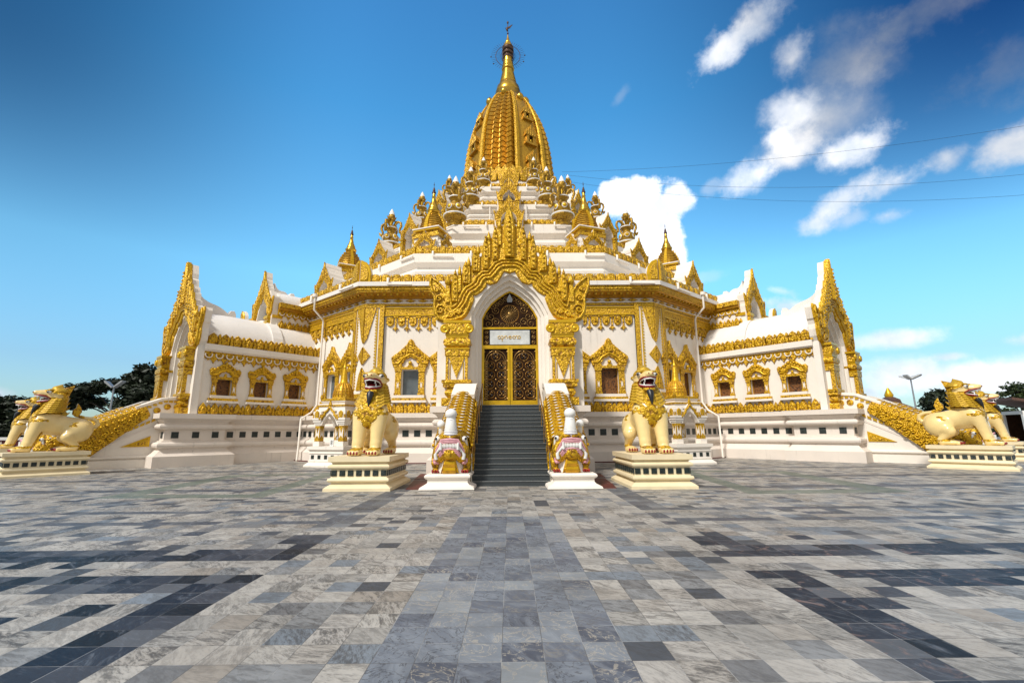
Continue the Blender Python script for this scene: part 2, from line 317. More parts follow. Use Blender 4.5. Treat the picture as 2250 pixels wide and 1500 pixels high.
# ------------------------------------------------------------------ mesh helpers
class MB:
    def __init__(s): s.v = []; s.f = []; s.m = []; s.s = []; s.mats = []; s.M = Matrix.Identity(4)
    def mi(s, m):
        if isinstance(m, str): m = M[m]
        if m not in s.mats: s.mats.append(m)
        return s.mats.index(m)
    def add(s, vs, fs, m, sm=False):
        b = len(s.v); X = s.M; i = s.mi(m)
        s.v.extend([tuple(X @ Vector(p)) for p in vs])
        flip = X.determinant() < 0
        for f in fs:
            f = [b+k for k in f]
            if flip: f.reverse()
            s.f.append(f); s.m.append(i); s.s.append(sm)
    def box(s, x0, x1, y0, y1, z0, z1, m):
        v = [(x, y, z) for x in (x0, x1) for y in (y0, y1) for z in (z0, z1)]
        s.add(v, [(0, 1, 3, 2), (4, 6, 7, 5), (0, 4, 5, 1), (2, 3, 7, 6), (0, 2, 6, 4), (1, 5, 7, 3)], m)
    def prism(s, poly, y0, y1, m, ch=0, m2=None):
        """polygon in (x, z), extruded from back y1 to front y0 (y0 < y1); ch = chamfer of the front edge"""
        n = len(poly)
        a = sum(poly[i][0]*poly[(i+1) % n][1]-poly[(i+1) % n][0]*poly[i][1] for i in range(n))
        if a < 0: poly = poly[::-1]
        back = [(x, y1, z) for x, z in poly]
        if ch:
            ins = []
            for i in range(n):
                p, q, r = Vector(poly[i-1]), Vector(poly[i]), Vector(poly[(i+1) % n])
                d1, d2 = (q-p), (r-q)
                d1 = d1.normalized() if d1.length else Vector((1, 0)); d2 = d2.normalized() if d2.length else Vector((1, 0))
                nn = Vector((-d1.y-d2.y, d1.x+d2.x)); L = nn.length
                nn = nn/L if L > 1e-6 else Vector((0, 0))
                ins.append((q.x+nn.x*ch, q.y+nn.y*ch))
            mid = [(x, y0+ch, z) for x, z in poly]; fr = [(x, y0, z) for x, z in ins]
            vs = back+mid+fr; lv = 3
        else:
            vs = back+[(x, y0, z) for x, z in poly]; lv = 2
        fs = [list(range(n))[::-1], [n*(lv-1)+i for i in range(n)]]
        for k in range(lv-1):
            for i in range(n):
                j = (i+1) % n; fs.append((k*n+i, k*n+j, (k+1)*n+j, (k+1)*n+i))
        s.add(vs, fs, m)
    def lathe(s, prof, n, m, c=(0, 0, 0), sm=True, sx=1, sy=1, a0=0, capb=True, capt=True):
        vs = []; fs = []
        for r, z in prof:
            for k in range(n):
                a = a0+2*pi*k/n; vs.append((c[0]+r*cos(a)*sx, c[1]+r*sin(a)*sy, c[2]+z))
        for i in range(len(prof)-1):
            for k in range(n):
                j = (k+1) % n; fs.append((i*n+k, i*n+j, (i+1)*n+j, (i+1)*n+k))
        s.add(vs, fs, m, sm)
        if capb: s.add(vs[:n], [list(range(n))[::-1]], m)
        if capt: s.add(vs[-n:], [list(range(n))], m)
    def tube(s, path, r, n, m, sm=True, closed=False, flat=1):
        path = [Vector(p) for p in path]; N = len(path); rs = r if isinstance(r, (list, tuple)) else [r]*N
        vs = []; fs = []; up = Vector((0, 0, 1)); px = None
        for i, p in enumerate(path):
            if closed: d = path[(i+1) % N]-path[i-1]
            else: d = path[min(i+1, N-1)]-path[max(i-1, 0)]
            d.normalize()
            if px is None: px = d.cross(up) if abs(d.dot(up)) < .95 else d.cross(Vector((1, 0, 0)))
            px = (px-d*px.dot(d)).normalized(); py = d.cross(px)
            for k in range(n):
                a = 2*pi*k/n; vs.append(p+px*cos(a)*rs[i]+py*sin(a)*rs[i]*flat)
        for i in range(N if closed else N-1):
            for k in range(n):
                j = (k+1) % n; i2 = (i+1) % N; fs.append((i*n+k, i*n+j, i2*n+j, i2*n+k))
        s.add(vs, fs, m, sm)
        if not closed: s.add(vs[:n], [list(range(n))[::-1]], m); s.add(vs[-n:], [list(range(n))], m)
    def sweep(s, prof, path, m, closed=False, sm=False, capped=False):
        """profile [(offset outward, z)] along a path in the xy plane; outward = right-hand side of travel"""
        N = len(path); pp = [Vector(p) for p in path]; vs = []; n = len(prof)
        for i in range(N):
            if closed or 0 < i < N-1:
                d1 = (pp[i]-pp[i-1]).normalized(); d2 = (pp[(i+1) % N]-pp[i]).normalized()
            elif i == 0: d1 = d2 = (pp[1]-pp[0]).normalized()
            else: d1 = d2 = (pp[-1]-pp[-2]).normalized()
            n1 = Vector((d1.y, -d1.x)); n2 = Vector((d2.y, -d2.x)); nn = n1+n2; nn = nn/(1+n1.dot(n2))
            for o, z in prof: vs.append((pp[i].x+nn.x*o, pp[i].y+nn.y*o, z))
        fs = []
        for i in range(N if closed else N-1):
            j = (i+1) % N
            for k in range(n-1): fs.append((i*n+k, j*n+k, j*n+k+1, i*n+k+1))
        s.add(vs, fs, m, sm)
        if capped: s.add(vs[:n], [list(range(n))], m); s.add(vs[-n:], [list(range(n))[::-1]], m)
    def ball(s, c, r, m, n=10, e=(1, 1, 1)):
        k = n//2+1
        s.lathe([(max(1e-3, r*sin(pi*i/k)), -r*cos(pi*i/k)*e[2]) for i in range(k+1)], n, m, c, True, e[0], e[1])
    def build(s, name, parent=None, loc=None):
        me = bpy.data.meshes.new(name); me.from_pydata(s.v, [], s.f)
        for mm in s.mats: me.materials.append(mm)
        me.polygons.foreach_set('material_index', s.m); me.polygons.foreach_set('use_smooth', s.s); me.update()
        o = bpy.data.objects.new(name, me); COL.objects.link(o)
        if parent: o.parent = parent
        if loc: o.location = loc
        return o
def rot(k): return Matrix.Rotation(R_(k), 4, 'Z')
def thing(name, label, cat, loc=(0, 0, 0), rz=0, group=None):
    o = bpy.data.objects.new(name, None); COL.objects.link(o); o.empty_display_size = .5
    o.location = loc; o.rotation_euler = (0, 0, rz); return tag(o, label, cat, group)
def tag(o, label, cat, group=None):
    o['label'] = label; o['category'] = cat
    if group: o['group'] = group
    return o
def dup(root, label, loc, rz=None, scale=None, mirror=False):
    r = root.copy(); COL.objects.link(r); r['label'] = label; r.location = loc
    if rz is not None: r.rotation_euler = (0, 0, rz)
    if scale is not None: r.scale = scale if isinstance(scale, tuple) else (scale,)*3
    for ch in list(root.children):
        c = ch.copy(); COL.objects.link(c); c.parent = r
        for g in list(ch.children):
            d = g.copy(); COL.objects.link(d); d.parent = c
    return r
def mirror_x(pts): return [(-x, z) for x, z in pts[::-1]]

# ------------------------------------------------------------------ carved ornament shapes
def leaf_pts(w, h, n=4, belly=.35):
    """a pointed lotus-petal outline, base centre at the origin"""
    L = []
    for i in range(n+1):
        t_ = i/n
        x = w/2*(.82+.18*sin(pi*min(1, t_/max(belly, .01))*.5)) if t_ < belly else w/2*(1-((t_-belly)/(1-belly))**1.7)
        L.append((max(x, .002), h*t_))
    return L[:-1]+[(0, h)]+[(-x, z) for x, z in L[:-1][::-1]]
def shift(pts, dx, dz): return [(x+dx, z+dz) for x, z in pts]
def antefix_row(mb, x0, x1, y, z, pitch, h, m='gold', small=True, kind='leaf', d=.1):
    n = max(1, round(abs(x1-x0)/pitch)); st = (x1-x0)/n
    for i in range(n):
        cx = x0+st*(i+.5); w = abs(st)
        if kind == 'leaf':
            mb.prism(shift(leaf_pts(w*(.72 if small else .98), h, 4), cx, z), y-d, y, m, .03)
            mb.prism(shift(leaf_pts(w*.34, h*.55, 3), cx, z+h*.12), y-d-.05, y-d+.01, m, .03)
            if small:
                mb.prism(shift(leaf_pts(w*.30, h*.86, 4, .7), cx+st/2, z), y-d*.8, y+.01, m, .025)
        elif kind == 'arch':
            mb.prism(shift(leaf_pts(w*.74, h, 6, .62), cx, z), y-d, y, m, .035)
            mb.prism(shift(leaf_pts(w*.40, h*.66, 4, .5), cx, z+h*.12), y-d-.04, y-d+.01, m, .03)
            mb.ball((cx, y-d-.03, z+h*.62), h*.09, m, 6)
            mb.box(cx+st/2-w*.11, cx+st/2+w*.11, y-d*1.1, y, z, z+h*.72, m)
            mb.prism(shift(leaf_pts(w*.26, h*.24, 2, .3), cx+st/2, z+h*.70), y-d*1.15, y, m, .02)
        elif kind == 'panel':
            q = w*.40; r = h*.25
            mb.prism([(cx-q, z), (cx+q, z), (cx+q, z+h-r), (cx+q-r*.5, z+h-.02), (cx, z+h+.02), (cx-q+r*.5, z+h-.02), (cx-q, z+h-r)], y-d, y, m, .05)
            mb.prism([(cx-q*.6, z+h*.18), (cx+q*.6, z+h*.18), (cx+q*.6, z+h*.62), (cx, z+h*.78), (cx-q*.6, z+h*.62)], y-d-.035, y-d+.02, m, .03)
            mb.box(cx+st/2-w*.06, cx+st/2+w*.06, y-d*.8, y, z, z+h*.92, m)
def pendant_row(mb, x0, x1, y, zt, pitch, h, m='gold'):
    n = max(1, round(abs(x1-x0)/pitch)); st = (x1-x0)/n; w = abs(st)
    for i in range(n):
        cx = x0+st*(i+.5)
        mb.prism([(cx-w*.33, zt-h*.16), (cx-w*.26, zt-h*.06), (cx+w*.26, zt-h*.06), (cx+w*.33, zt-h*.16), (cx+w*.33, zt-h*.46), (cx+w*.2, zt-h*.62), (cx, zt-h*.68), (cx-w*.2, zt-h*.62), (cx-w*.33, zt-h*.46)], y-.09, y, m, .04)
        mb.ball((cx, y-.09, zt-h*.36), w*.15, m, 6)
        ex = x0+st*(i+1) if i < n-1 else None
        if ex is None: continue
        mb.box(ex-w*.07, ex+w*.07, y-.07, y, zt-h*.62, zt-h*.1, m)
        mb.prism([(ex-w*.28, zt), (ex+w*.28, zt), (ex+w*.16, zt-h*.14), (ex-w*.16, zt-h*.14)], y-.1, y, m, .02)
        mb.prism([(ex, zt-h*.58), (ex+w*.12, zt-h*.72), (ex+w*.30, zt-h*.84), (ex+w*.12, zt-h*.84), (ex, zt-h), (ex-w*.12, zt-h*.84), (ex-w*.30, zt-h*.84), (ex-w*.12, zt-h*.72)], y-.09, y, m, .03)
def bead_row(mb, x0, x1, y, z, pitch, r, m='gold'):
    n = max(1, round(abs(x1-x0)/pitch)); st = (x1-x0)/n
    for i in range(n):
        cx = x0+st*(i+.5); mb.prism([(cx-abs(st)*.42, z), (cx, z-r), (cx+abs(st)*.42, z), (cx, z+r)], y-.06, y, m, .02)

# traced outline of a gateway pediment, in metres (right half mirrored from the left)
PL = [(0, 8.52), (-.24, 8.61), (-.35, 8.38), (-.55, 8.1), (-.84, 7.99), (-1.01, 8.06), (-1.02, 7.91), (-1.24, 7.67), (-1.49, 7.51), (-1.6, 7.52), (-1.55, 7.37), (-1.63, 7.11), (-1.73, 6.85), (-1.87, 6.6), (-2.08, 6.41), (-2.4, 6.31), (-2.86, 6.27), (-3.15, 6.4), (-3.32, 6.68), (-3.37, 7.05), (-3.33, 7.35), (-3.39, 7.57), (-3.47, 7.65), (-3.54, 8.02), (-3.58, 8.29), (-3.52, 8.46)]
PU = [(-3.3, 8.31), (-3.05, 8.1), (-2.81, 7.83), (-2.62, 7.6)]
PS = [(-2.60, 8.2), (-2.3, 8.25), (-2.28, 8.45), (-1.98, 8.55), (-1.86, 8.85), (-1.64, 8.95), (-1.55, 9.25), (-1.25, 9.35), (-1.2, 9.75), (-.98, 9.85), (-.83, 10.2), (-.55, 10.3), (-.40, 10.75), (-.24, 10.85), (-.2, 11.2), (0, 11.78)]
PB = [(-2.52, 6.97), (-2.38, 7.04), (-2.22, 7.27), (-2.1, 7.6), (-1.92, 7.86), (-1.67, 8.01), (-1.55, 8.12), (-1.46, 8.35), (-1.24, 8.56), (-.95, 8.6), (-.83, 8.77), (-.66, 9.0), (-.37, 9.15), (0, 9.17)]
PSP = [('b', -2.71, 7.94, 8.46, .15), ('s', -2.39, 7.19, 8.7, .15), ('b', -2.2, 8.39, 8.87, .09), ('s', -1.94, 8.01, 9.08, .15), ('b', -1.81, 8.79, 9.28, .1), ('s', -1.52, 8.58, 9.64, .16), ('b', -1.39, 9.35, 9.85, .1), ('s', -1.06, 8.69, 10.26, .15), ('b', -.92, 9.99, 10.49, .11), ('s', -.63, 9.11, 10.76, .15), ('b', -.44, 10.58, 11.06, .1)]
def pediment(mb, T=.5, mg='goldp', mw_='white', lite=False):
    """front face at y = 0, white body behind to y = T"""
    outer = PL+PU+PS
    poly = outer+[(-x, z) for x, z in outer[::-1] if x < -.001]
    bodyp = PL+[(-3.3, 8.31), (-3.05, 8.1), (-2.81, 7.83), (-2.62, 7.6)]+PS
    mb.prism([(x*.985, z-.02*(z-6)/3) for x, z in poly], .12, T, mw_)
    mb.prism(poly, 0, .12, mg, .05 if not lite else 0)
    for s in (-1, 1):
        def q(p, dy=0): return (-s*p[0], dy, p[1])
        low = [p for p in PL[1:17]]
        # three parallel rolls of the arch band
        Bn = [(-2.95, 6.42)]+[(-2.7, 6.62), (-2.45, 6.78)]+PB[1:]
        for dz, r in ((-.0, .06), (-.17, .05), (-.34, .06)):
            pts = []
            for i, p in enumerate(PB):
                a, b = Vector(PB[max(i-1, 0)]), Vector(PB[min(i+1, len(PB)-1)]); d = (b-a).normalized(); nn = Vector((d.y, -d.x))
                pts.append((p[0]+nn.x*-dz*.9, p[1]+nn.y*-dz*.9))
            if dz < -.1: pts = [(-2.7+dz*.2, 6.62-.0+dz*.3)]+pts[1:]
            pts[-1] = (0, pts[-1][1])
            mb.tube([q(p, -.03) for p in pts], r, 6, mg)
        # raised rim round the upturned leaf
        rim = [(-2.52, 6.97), (-2.60, 7.3), (-2.72, 7.6), (-2.95, 7.9), (-3.2, 8.16), (-3.46, 8.34), (-3.49, 8.0), (-3.38, 7.68), (-3.26, 7.36), (-3.28, 7.05), (-3.22, 6.72), (-3.08, 6.5), (-2.84, 6.38), (-2.42, 6.42), (-2.1, 6.52), (-1.92, 6.7), (-1.8, 6.95), (-1.72, 7.2)]
        mb.tube([q(p, -.03) for p in rim], .06, 6, mg)
        if not lite:
            for (cx, cz, r_) in ((-3.02, 6.85, .26), (-2.55, 6.62, .16), (-3.08, 7.35, .18), (-3.2, 7.75, .13), (-2.2, 6.75, .14)):
                mb.tube([q((cx+r_*(1-i/16)*cos(i*.62), cz+r_*(1-i/16)*sin(i*.62)), -.05) for i in range(15)], .045, 5, mg)
        for k, x, zb, zt, w in PSP:
            h = zt-zb
            if k == 's':
                mb.M0 = mb.M; mb.M = mb.M @ Matrix.Translation((-s*x, 0, zb))
                mb.prism(leaf_pts(w*2, h, 5, .55), -.16, .05, mg, .06)
                if not lite:
                    for j in range(int(h/.22)): mb.ball((0, -.17, .16+j*.22), .055, mg, 6)
                mb.M = mb.M0
            else:
                c = (-s*x, -.06, zb)
                mb.lathe([(.02, 0), (w*.8, h*.12), (w, h*.32), (w*.7, h*.6), (w*.25, h*.85), (.01, h)], 8, mg, c)
                mb.box(-s*x-w*.6, -s*x+w*.6, -.1, .05, zb-.75, zb+.02, mg)
    mb.M0 = mb.M; mb.M = mb.M @ Matrix.Translation((0, 0, 9.23))
    mb.prism(leaf_pts(.5, 2.62, 8, .55), -.22, .06, mg, .08)
    if not lite:
        mb.prism(leaf_pts(.28, 2.0, 6, .5), -.27, -.2, mg, .05)
        for j in range(8): mb.ball((0, -.28, .2+j*.24), .085-.004*j, mg, 6)
    mb.M = mb.M0

# ------------------------------------------------------------------ windows
def window(mb_set, u, half, zb, zt, y, pk, wood=False, kind=0):
    """returns nothing; fills the four builders pane/frame/pediment/sill for an opening in a wall whose face is at y"""
    pane, fr, pd, sl = mb_set
    pane.box(u-half, u+half, y+.26, y+.29, zb, zt, 'wood' if wood else 'glass')
    if not wood:
        pane.box(u-half, u-half+.05, y+.2, y+.26, zb, zt, 'wpaint'); pane.box(u+half-.05, u+half, y+.2, y+.26, zb, zt, 'wpaint')
        pane.box(u-half+.05, u+half-.05, y+.2, y+.26, zt-.05, zt, 'wpaint')
    else:
        pane.box(u-half, u-half+.04, y+.2, y+.26, zb, zt, 'goldd'); pane.box(u+half-.04, u+half, y+.2, y+.26, zb, zt, 'goldd')
    pw = .22 if kind else .34
    for s in (-1, 1):
        a = u+s*half; b = u+s*(half+pw)
        fr.box(min(a, b), max(a, b), y-.09, y-.004, zb, zt-.02, 'goldf')
        fr.box(min(a, b)-.03, max(a, b)+.03, y-.13, y-.006, zb, zb+.12, 'goldf'); fr.box(min(a, b)-.03, max(a, b)+.03, y-.13, y-.006, zt-.16, zt-.02, 'goldf')
        c = (a+b)/2; zm = zb+(zt-zb)*.38
        fr.prism([(c-.05, zm-.2), (c, zm-.06), (c+.05, zm-.2), (c+.05, zm+.2), (c, zm+.06), (c-.05, zm+.2)], y-.096, y-.08, 'white')
    fr.box(u-half-pw-.06, u+half+pw+.06, y-.14, y-.002, zt-.02, zt+.12, 'goldf')
    sl.box(u-half-pw-.12, u+half+pw+.12, y-.2, y-.003, zb-.30, zb-.16, 'goldf')
    sl.box(u-half-pw-.02, u+half+pw+.02, y-.15, y-.003, zb-.16, zb, 'white'); sl.box(u-half-pw-.16, u+half+pw+.16, y-.26, y-.005, zb-.42, zb-.30, 'white')
    # flame pediment
    W = half+pw+(.10 if kind else .22); z0 = zt+.12; H = pk-z0
    L = [(-W*.40, z0), (-W*.46, z0+H*.10), (-W*.34, z0+H*.16), (-W*.28, z0+H*.27), (-W*.12, z0+H*.30), (0, z0+H*.36)]
    O = [(-W*.92, z0), (-W*1.0, z0+H*.16), (-W*1.04, z0+H*.34), (-W*.9, z0+H*.42), (-W*.72, z0+H*.5), (-W*.55, z0+H*.6), (-W*.38, z0+H*.7), (-W*.22, z0+H*.80), (-W*.12, z0+H*.95), (0, z0+H)]
    if kind: O = [(-W*.92, z0), (-W*1.06, z0+H*.14), (-W*1.12, z0+H*.42), (-W*.98, z0+H*.56), (-W*.74, z0+H*.52), (-W*.52, z0+H*.66), (-W*.30, z0+H*.82), (-W*.14, z0+H*.86), (0, z0+H)]
    poly = L[:-1]+[L[-1]]+mirror_x(L[:-1])
    full = O+mirror_x(O[:-1])+[(x, z) for x, z in mirror_x(L[:-1])[::-1]]+[L[-1]]+L[:-1][::-1]
    pd.prism([(u+x, z) for x, z in full], y-.13, y-.001, 'gold', .04)
    for s in (-1, 1):
        pts = [(u-s*x, y-.14, z) for x, z in [(-W*.9, z0+H*.12), (-W*.66, z0+H*.12), (-W*.52, z0+H*.2), (-W*.40, z0+H*.32), (-W*.2, z0+H*.38), (0, z0+H*.46)]]
        pd.tube(pts, .05, 5, 'golds')
        pd.tube([(u+s*W*.94+.09*cos(i*.7)*(1-i/14), y-.13, z0+H*.26+.09*sin(i*.7)*(1-i/14)) for i in range(11)], .04, 5, 'gold')
        if not kind:
            for j in range(5):
                x = W*(.14+.17*j); zb_ = z0+H*(.50-.06*j); zt_ = z0+H*(.86-.11*j)
                pd.M0 = pd.M; pd.M = pd.M @ Matrix.Translation((u+s*x, y-.1, zb_))
                pd.prism(leaf_pts(W*.13, zt_-zb_, 4, .5), -.08, .02, 'gold', .03); pd.M = pd.M0
        else:
            for j in range(4):
                x = W*(.2+.2*j); pd.ball((u+s*x, y-.14, z0+H*(.72-.09*j)), .07, 'golds', 6)
    pd.M0 = pd.M; pd.M = pd.M @ Matrix.Translation((u, y-.1, z0+H*.5))
    pd.prism(leaf_pts(W*.22, H*.5, 5, .5), -.1, .02, 'gold', .03); pd.M = pd.M0
    pd.ball((u, y-.1, z0+H*.14), W*.11, 'golds', 8); pd.prism([(u-W*.16, z0), (u+W*.16, z0), (u+W*.08, z0+H*.08), (u-W*.08, z0+H*.08)], y-.12, y-.001, 'golds', .02)

def wall_holes(mb, x0, x1, z0, z1, holes, y, m, depth=.3):
    """a wall face in the plane y with openings (u0, u1, z0, z1) and their reveals"""
    xs = sorted({x0, x1, *[h[0] for h in holes], *[h[1] for h in holes]}); zs = sorted({z0, z1, *[h[2] for h in holes], *[h[3] for h in holes]})
    for i in range(len(xs)-1):
        for j in range(len(zs)-1):
            cx, cz = (xs[i]+xs[i+1])/2, (zs[j]+zs[j+1])/2
            if any(h[0] < cx < h[1] and h[2] < cz < h[3] for h in holes): continue
            mb.add([(xs[i], y, zs[j]), (xs[i+1], y, zs[j]), (xs[i+1], y, zs[j+1]), (xs[i], y, zs[j+1])], [(0, 1, 2, 3)], m)
    for (a, b, c, d) in holes:
        for q in ([(a, c), (a, d)], [(b, d), (b, c)], [(a, d), (b, d)], [(b, c), (a, c)]):
            (p1, p2) = q
            mb.add([(p1[0], y, p1[1]), (p2[0], y, p2[1]), (p2[0], y+depth, p2[1]), (p1[0], y+depth, p1[1])], [(0, 1, 2, 3)], m)

PODIUM = [(.45, 0), (.45, .54), (.40, .58), (.24, .72), (.13, .86), (.13, .92), (.22, .94), (.29, 1.0), (.31, 1.08), (.29, 1.16), (.22, 1.22), (.10, 1.25), (.10, 1.30), (0, 1.32), (0, 1.86), (.1, 1.88), (.2, 1.89), (.27, 1.95), (.29, 2.02), (.27, 2.09), (.2, 2.15), (.1, 2.16), (.1, 2.24), (.2, 2.36), (.28, 2.38), (.28, 2.42), (.38, 2.43), (.38, 2.68), (-.6, 2.69)]
def tiles_on(mb, p, q, pitch=.56, s=.32, z=1.43, inset=.25):
    """dark square tiles along the band between two plan points (outward = right of p to q)"""
    p, q = Vector(p), Vector(q); d = (q-p); L = d.length; d.normalize(); n = max(1, int((L-inset*2)/pitch)); nn = Vector((d.y, -d.x))
    for i in range(n):
        c = p+d*(L*(i+.5)/n)
        a = atan2(d.y, d.x); m0 = mb.M; mb.M = mb.M @ Matrix.Translation((c.x, c.y, 0)) @ Matrix.Rotation(a, 4, 'Z')
        mb.prism([(-s/2, z), (s/2, z), (s/2, z+s), (-s/2, z+s)], -.03, .05, 'tile', .015); mb.M = m0

# ================================================================== SETTING
def ground():
    g = MB(); g.add([(-900, -60, 0), (900, -60, 0), (900, 1500, 0), (-900, 1500, 0)], [(0, 1, 2, 3)], 'floor')
    o = g.build('ground'); o['kind'] = 'structure'
ground()

# ================================================================== PAGODA HALL
A0 = 23.2; T20 = tan(R_(20))
def ngon(A, s=1): return [(A/cos(R_(20))*sin(R_(a)), -A/cos(R_(20))*cos(R_(a))) for a in range(-20, 340, 40)]  # runs anticlockwise seen from above: front first
hall = thing('pagoda', 'tiered white and gold pagoda with tall gilded ribbed dome and spire', 'pagoda', (0, CY, 0))
HW = A0*T20
def hall_parts():
    w = MB(); eave = MB(); pod = MB()
    pod.sweep([(o+.55, z) for o, z in PODIUM[:-1]]+[(-.5, 2.7)], ngon(A0), 'pod', True)
    wins = {0: [-5.75, -3.55, 3.55, 5.75], -1: [5.0, 7.0, -5.0, -7.0], 1: [-5.0, -7.0, 5.0, 7.0]}
    for k in range(-4, 5):
        X = rot(40*k)
        fz = MB(); pend = MB(); ant = MB(); tile = pod
        for b in (w, fz, pend, ant, eave, tile): b.M = X
        y = -A0
        holes = [(u-.5, u+.5, 3.72, 5.22) for u in wins.get(k, [])]
        wall_holes(w, -HW, HW, 2.6, 9.9, holes, y, 'white')
        if abs(k) > 2: continue
        hw = HW-1.08
        tiles_on(tile, (-HW-.2, y-.55), (HW+.2, y-.55), .62, .34, 1.42)
        antefix_row(ant, -HW-.1, HW+.1, y-.05, 2.7, .66, .68, 'gold', True, 'leaf', .12)
        fz.box(-hw, hw, y-.10, y-.001, 8.40, 8.84, 'goldf'); fz.box(-hw, hw, y-.14, y-.002, 8.80, 8.88, 'golds'); fz.box(-hw, hw, y-.14, y-.003, 8.36, 8.43, 'golds')
        fz.box(-HW, HW, y-.12, y-.001, 8.96, 9.12, 'goldf'); fz.box(-HW, HW, y-.16, y-.002, 9.10, 9.14, 'white')
        bead_row(fz, -HW, HW, y-.02, 9.29, .74, .10, 'gold')
        pendant_row(pend, -hw, hw, y-.01, 8.37, .66, .95)
        # corner pilasters
        for s in (-1, 1):
            pil = MB(); pil.M = X
            def bx(a, b, d, z0, z1, m): pil.box(min(s*a, s*b), max(s*a, s*b), y-d, y-.001*(1+a), z0, z1, m)
            e = HW+.035
            bx(HW-1.08, e, .13, 3.95, 9.16, 'white')
            bx(HW-1.08, HW-.82, .19, 3.98, 9.0, 'goldf'); bx(HW-.72, HW-.66, .17, 3.98, 8.8, 'golds')
            bx(HW-1.1, e+.02, .2, 8.86, 9.10, 'goldf')
            for i in range(26): bx(HW-.64, HW-.58, .16, 4.05+i*.18, 4.14+i*.18, 'golds')
            pil.prism([(s*(HW-.62), 8.84), (s*e, 8.84), (s*e, 6.7), (s*(HW-.16), 7.0)], y-.20, y-.1, 'goldf', .02)
            pil.prism([(s*e, 6.5), (s*(HW-.38), 6.0), (s*e, 5.45)], y-.20, y-.1, 'goldf', .02)
            pil.prism([(s*e, 5.3), (s*(HW-.2), 4.9), (s*(HW-.42), 4.0), (s*e, 4.0)], y-.20, y-.1, 'goldf', .02)
            bx(HW-1.2, e+.08, .22, 3.80, 3.95, 'white'); bx(HW-1.25, e+.1, .3, 3.55, 3.80, 'goldf'); bx(HW-1.12, e+.05, .2, 3.38, 3.55, 'white')
            pil.lathe([(.25, 0), (.40, .06), (.46, .2), (.40, .34), (.24, .42), (.22, .6)], 12, 'golds', (s*(HW-.62), y-.18, 2.78), True)
            pil.build('corner_pilaster', hall)
        fz.build('frieze', hall); pend.build('pendant_frieze', hall); ant.build('petal_skirting', hall)
    e = MB()
    eave.M = Matrix.Identity(4)
    eave.sweep([(0, 9.40), (.10, 9.42), (.14, 9.46), (.20, 9.47), (.62, 9.60), (.66, 9.64)], ngon(A0), 'goldd', True)
    eave.sweep([(.66, 9.64), (.72, 9.66), (.72, 9.74), (.78, 9.77), (.78, 9.94), (.83, 9.96)], ngon(A0), 'goldf', True)
    cap = MB(); cap.sweep([(.80, 9.96), (.88, 9.97), (.88, 10.22), (.5, 10.25), (-8, 10.3)], ngon(A0), 'white2', True)
    par = MB(); disc = []
    for k in range(-4, 5):
        par.M = rot(40*k); y = -(A0+.62); hw = (A0+.62)*T20
        antefix_row(par, -hw+.5, hw-.5, y+.02, 10.22, .62, .50, 'gold', True, 'panel', .12)
        par.box(-hw, hw, y+.02, y+.12, 10.2, 10.62, 'white')
        # dentils under the soffit
        if abs(k) <= 2:
            ex = (A0+.4)*T20; n = 46
            eave.M = rot(40*k)
            for i in range(n):
                cx = -ex+2*ex*(i+.5)/n; eave.box(cx-.06, cx+.06, -(A0+.60), -(A0+.2), 9.50, 9.585, 'gold')
    for k in range(-4, 5):
        par.M = rot(40*k+20)
    w.build('wall', hall); pod.build('podium', hall)
    eave.build('eave', hall); cap.build('roof_edge', hall); par.build('parapet', hall)
    for k in (-60, -20, 20, 60):                # rounded corner crests over the cornice
        d = MB(); d.M = rot(k)
        rr_ = (A0+.66)/cos(R_(20))
        for s in (-1, 1):
            d.M = rot(k) @ Matrix.Translation((0, -rr_, 0)) @ Matrix.Rotation(R_(20*s), 4, 'Z')
            pts = [(0, 10.2), (s*.62, 10.2), (s*.64, 10.75), (s*.56, 11.12), (s*.34, 11.42), (0, 11.58)]
            d.prism(pts, -.10, .18, 'white'); d.prism(pts, -.2, -.1, 'golds', .05)
            d.prism([(s*.02, 10.3), (s*.46, 10.3), (s*.48, 10.75), (s*.38, 11.08), (s*.2, 11.28), (s*.02, 11.36)], -.25, -.19, 'goldf', .02)
        d.build('corner_crest', hall)
    # windows
    for k, us in wins.items():
        for u in us:
            if k and u*k > 0: continue
            bs = [MB() for _ in range(4)]
            for b in bs: b.M = rot(40*k)
            wood = (k == 0 and u > 0) or k == 1
            window(bs, u, .5, 3.72, 5.22, -A0, 6.98, wood)
            o = bs[0].build('window', hall); bs[1].build('frame', o); bs[2].build('pediment', o); bs[3].build('sill', o)
    # terraces
    def terr(A, zb, zt, name, gap=None, par_h=.55, par=True, pitch=.55):
        t = MB(); H = zt-zb
        pr = [(0, zb), (.34, zb), (.34, zb+H*.13), (.30, zb+H*.135), (.10, zb+H*.17), (.10, zb+H*.23), (.22, zb+H*.24), (.30, zb+H*.29), (.30, zb+H*.34), (.20, zb+H*.39), (.04, zb+H*.40), (-.10, zb+H*.43), (-.10, zb+H*.56), (.06, zb+H*.57), (.06, zb+H*.62), (.14, zb+H*.63), (.20, zb+H*.67), (.14, zb+H*.71), (.02, zb+H*.72), (.02, zb+H*.76), (.30, zb+H*.83), (.36, zb+H*.835), (.36, zt), (-4, zt+.02)]
        t.sweep(pr, ngon(A), 'white', True)
        if gap:
            g = t
            for k in range(-2, 3):
                g.M = rot(40*k); hw = A*T20
                n = int(2*hw/gap)
                for i in range(n):
                    cx = -hw+2*hw*(i+.5)/n; g.box(cx-gap*.30, cx+gap*.30, -A-.37, -A-.15, zb+.02, zb+.30, 'tile')
            t.M = Matrix.Identity(4)
        t.build(name, hall)
